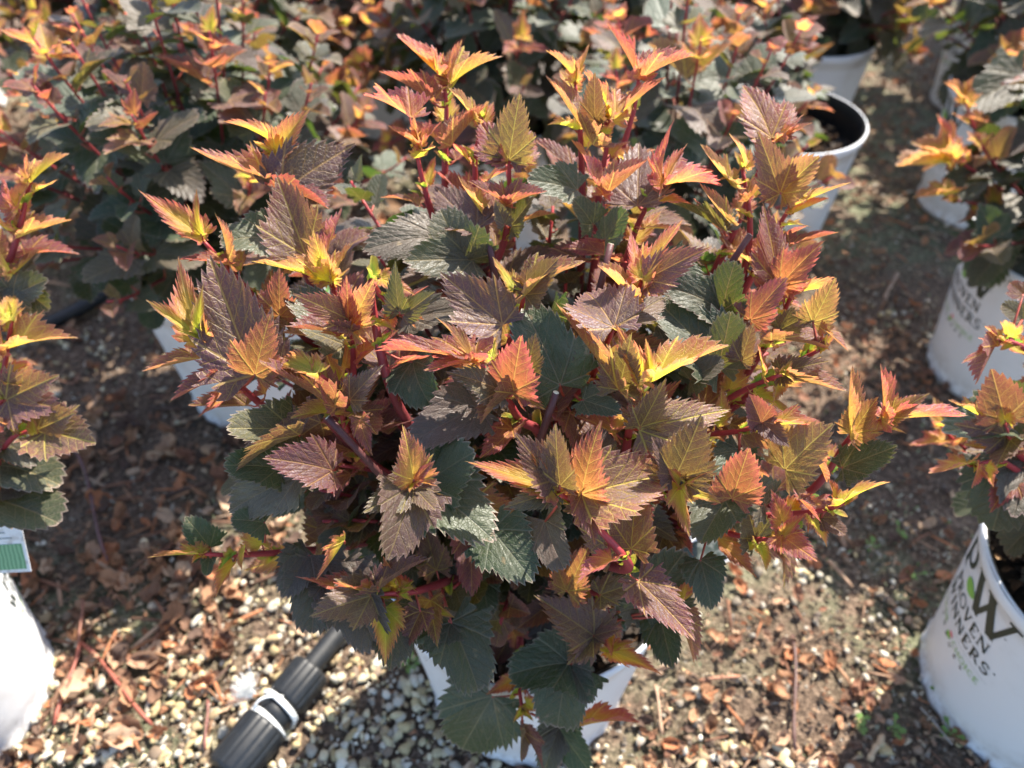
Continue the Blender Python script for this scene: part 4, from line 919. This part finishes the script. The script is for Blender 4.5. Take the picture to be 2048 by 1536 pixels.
def green_photo():
    m, n, out = newmat('green_photo_print'); N = NT(n); oc = N.node('ShaderNodeTexCoord').outputs['Object']
    wv = N.node('ShaderNodeTexWave'); N.put(wv.inputs['Vector'], oc); wv.inputs['Scale'].default_value = 90; wv.inputs['Distortion'].default_value = 3
    col = N.mix(wv.outputs['Fac'], (.06, .19, .09), (.16, .36, .20)); pb = N.node('ShaderNodeBsdfPrincipled'); N.put(pb.inputs['Base Color'], col); pb.inputs['Roughness'].default_value = .3
    N.put(out.inputs[0], pb.outputs[0]); return m
plate('plant_tag', at(-8, 1092, .70), Vector((1, .1, -.05)), Vector((-.08, .45, .9)), .050, .056, 'white plant tag with a green photo panel in the bottom left pot', green_photo())
plate('plant_tag', at(1402, 1082, .68), Vector((1, .35, .1)), Vector((-.3, .75, .65)), .040, .05, 'white edged plant tag peeking out under the right side of the big shrub', M_INK, False)

# ------------------------------------------------------------------ twigs and weeds
TW = [((160, 1285), (108, 1450), .0026, (.30, .08, .05), 'red brown twig pointing down beside the bottom left pot'),
      ((162, 1285), (305, 1450), .0026, (.30, .08, .05), 'red brown twig slanting right across the pale gravel'),
      ((165, 1200), (158, 1290), .0022, (.26, .10, .06), 'short red twig standing above the forked pair of twigs'),
      ((150, 900), (215, 1120), .0024, (.14, .06, .06), 'long dark purple twig curving over the brown litter'),
      ((1398, 1362), (1480, 1352), .0022, (.40, .18, .10), 'short orange brown twig right of the centre pot'),
      ((1585, 1270), (1590, 1500), .0024, (.12, .06, .05), 'long dark stem lying on the soil between the two pots'),
      ((1655, 1120), (1705, 1175), .0026, (.34, .20, .12), 'pale brown stick by the green moss'),
      ((1740, 1520), (1765, 1470), .0036, (.50, .36, .22), 'thick tan wood chip near the bottom edge'),
      ((1840, 1415), (1905, 1490), .0010, (.34, .30, .26), 'thin grey straw left of the nearest lettered pot'),
      ((1310, 1370), (1325, 1470), .0022, (.42, .27, .17), 'tan stick standing right of the centre pot'),
      ((1770, 600), (1795, 545), .0035, (.34, .22, .15), 'blurred brown stick on the path in the upper right'),
      ((415, 1400), (410, 1500), .0018, (.24, .09, .07), 'thin red stem left of the bottom coupler')]
for a, b, r, c, lab in TW:
    A = on(*a, .012); B = on(*b, .010); d = B - A; s = Vector((-d.y, d.x, 0)) * .06; mb = MB(); mid = (A + B) / 2
    pts = [p - mid for p in bez(A, A + d * .33 + s, A + d * .66 - s * .5 + Vector((0, 0, .003)), B, 9)]
    tube(mb, pts, [r * (.9 + .25 * math.sin(i * 2.1)) for i in range(9)], 8, c)
    tube(mb, [pts[4], pts[4] + Vector((r * 2, r, r * 2))], [r * .6, r * .4], 5, c)
    o = link('twig', mb.mesh('twig', M_STEM)); o.location = mid; tag(o, lab, 'twig', 'fallen twigs on the ground')
WD = [(815, 1335, 'against the left side of the centre pot'), (1880, 1375, 'beside the foot of the nearest lettered pot'),
      (1785, 1460, 'near the bottom right, left of the pot foot'), (1715, 1450, 'on dark soil near the thick wood chip'), (1895, 1465, 'lowest one by the pot foot at the right'), (1825, 1150, 'left of the nearest lettered pot'),
      (1800, 1060, 'on the mossy strip below the second right pot'), (1745, 1090, 'beside the pale brown stick')]
for i, (px, py, wh) in enumerate(WD):
    p = on(px, py, .006); mb = MB(); r = random.Random(i)
    for k in range(9):
        a = r.random() * 6.28; L = r.uniform(.004, .010); dv = Vector((math.cos(a), math.sin(a), .8)).normalized() * L; sd_ = Vector((-math.sin(a), math.cos(a), 0)) * L * .38
        m = r.uniform(.8, 1.2); c = (.17 * m, .29 * m, .07 * m); b0 = Vector((r.uniform(-.006, .006), r.uniform(-.006, .006), 0))
        q = b0 + dv; e = Vector((dv.x, dv.y, 0))
        mb.add([b0, q + sd_ * .5, q + sd_ + e * .4 + Vector((0, 0, .001)), q + e * .95, q - sd_ + e * .4 + Vector((0, 0, .001)), q - sd_ * .5], [(0, 1, 2, 3, 4, 5)], None, c)
        tube(mb, [b0, b0 + dv * .9], .0005, 4, (.3, .36, .12))
    o = link('weed_seedling', mb.mesh('weed_seedling', M_WEED)); o.location = p; tag(o, 'small bright green weed seedling ' + wh, 'weed', 'green weed seedlings on the ground')
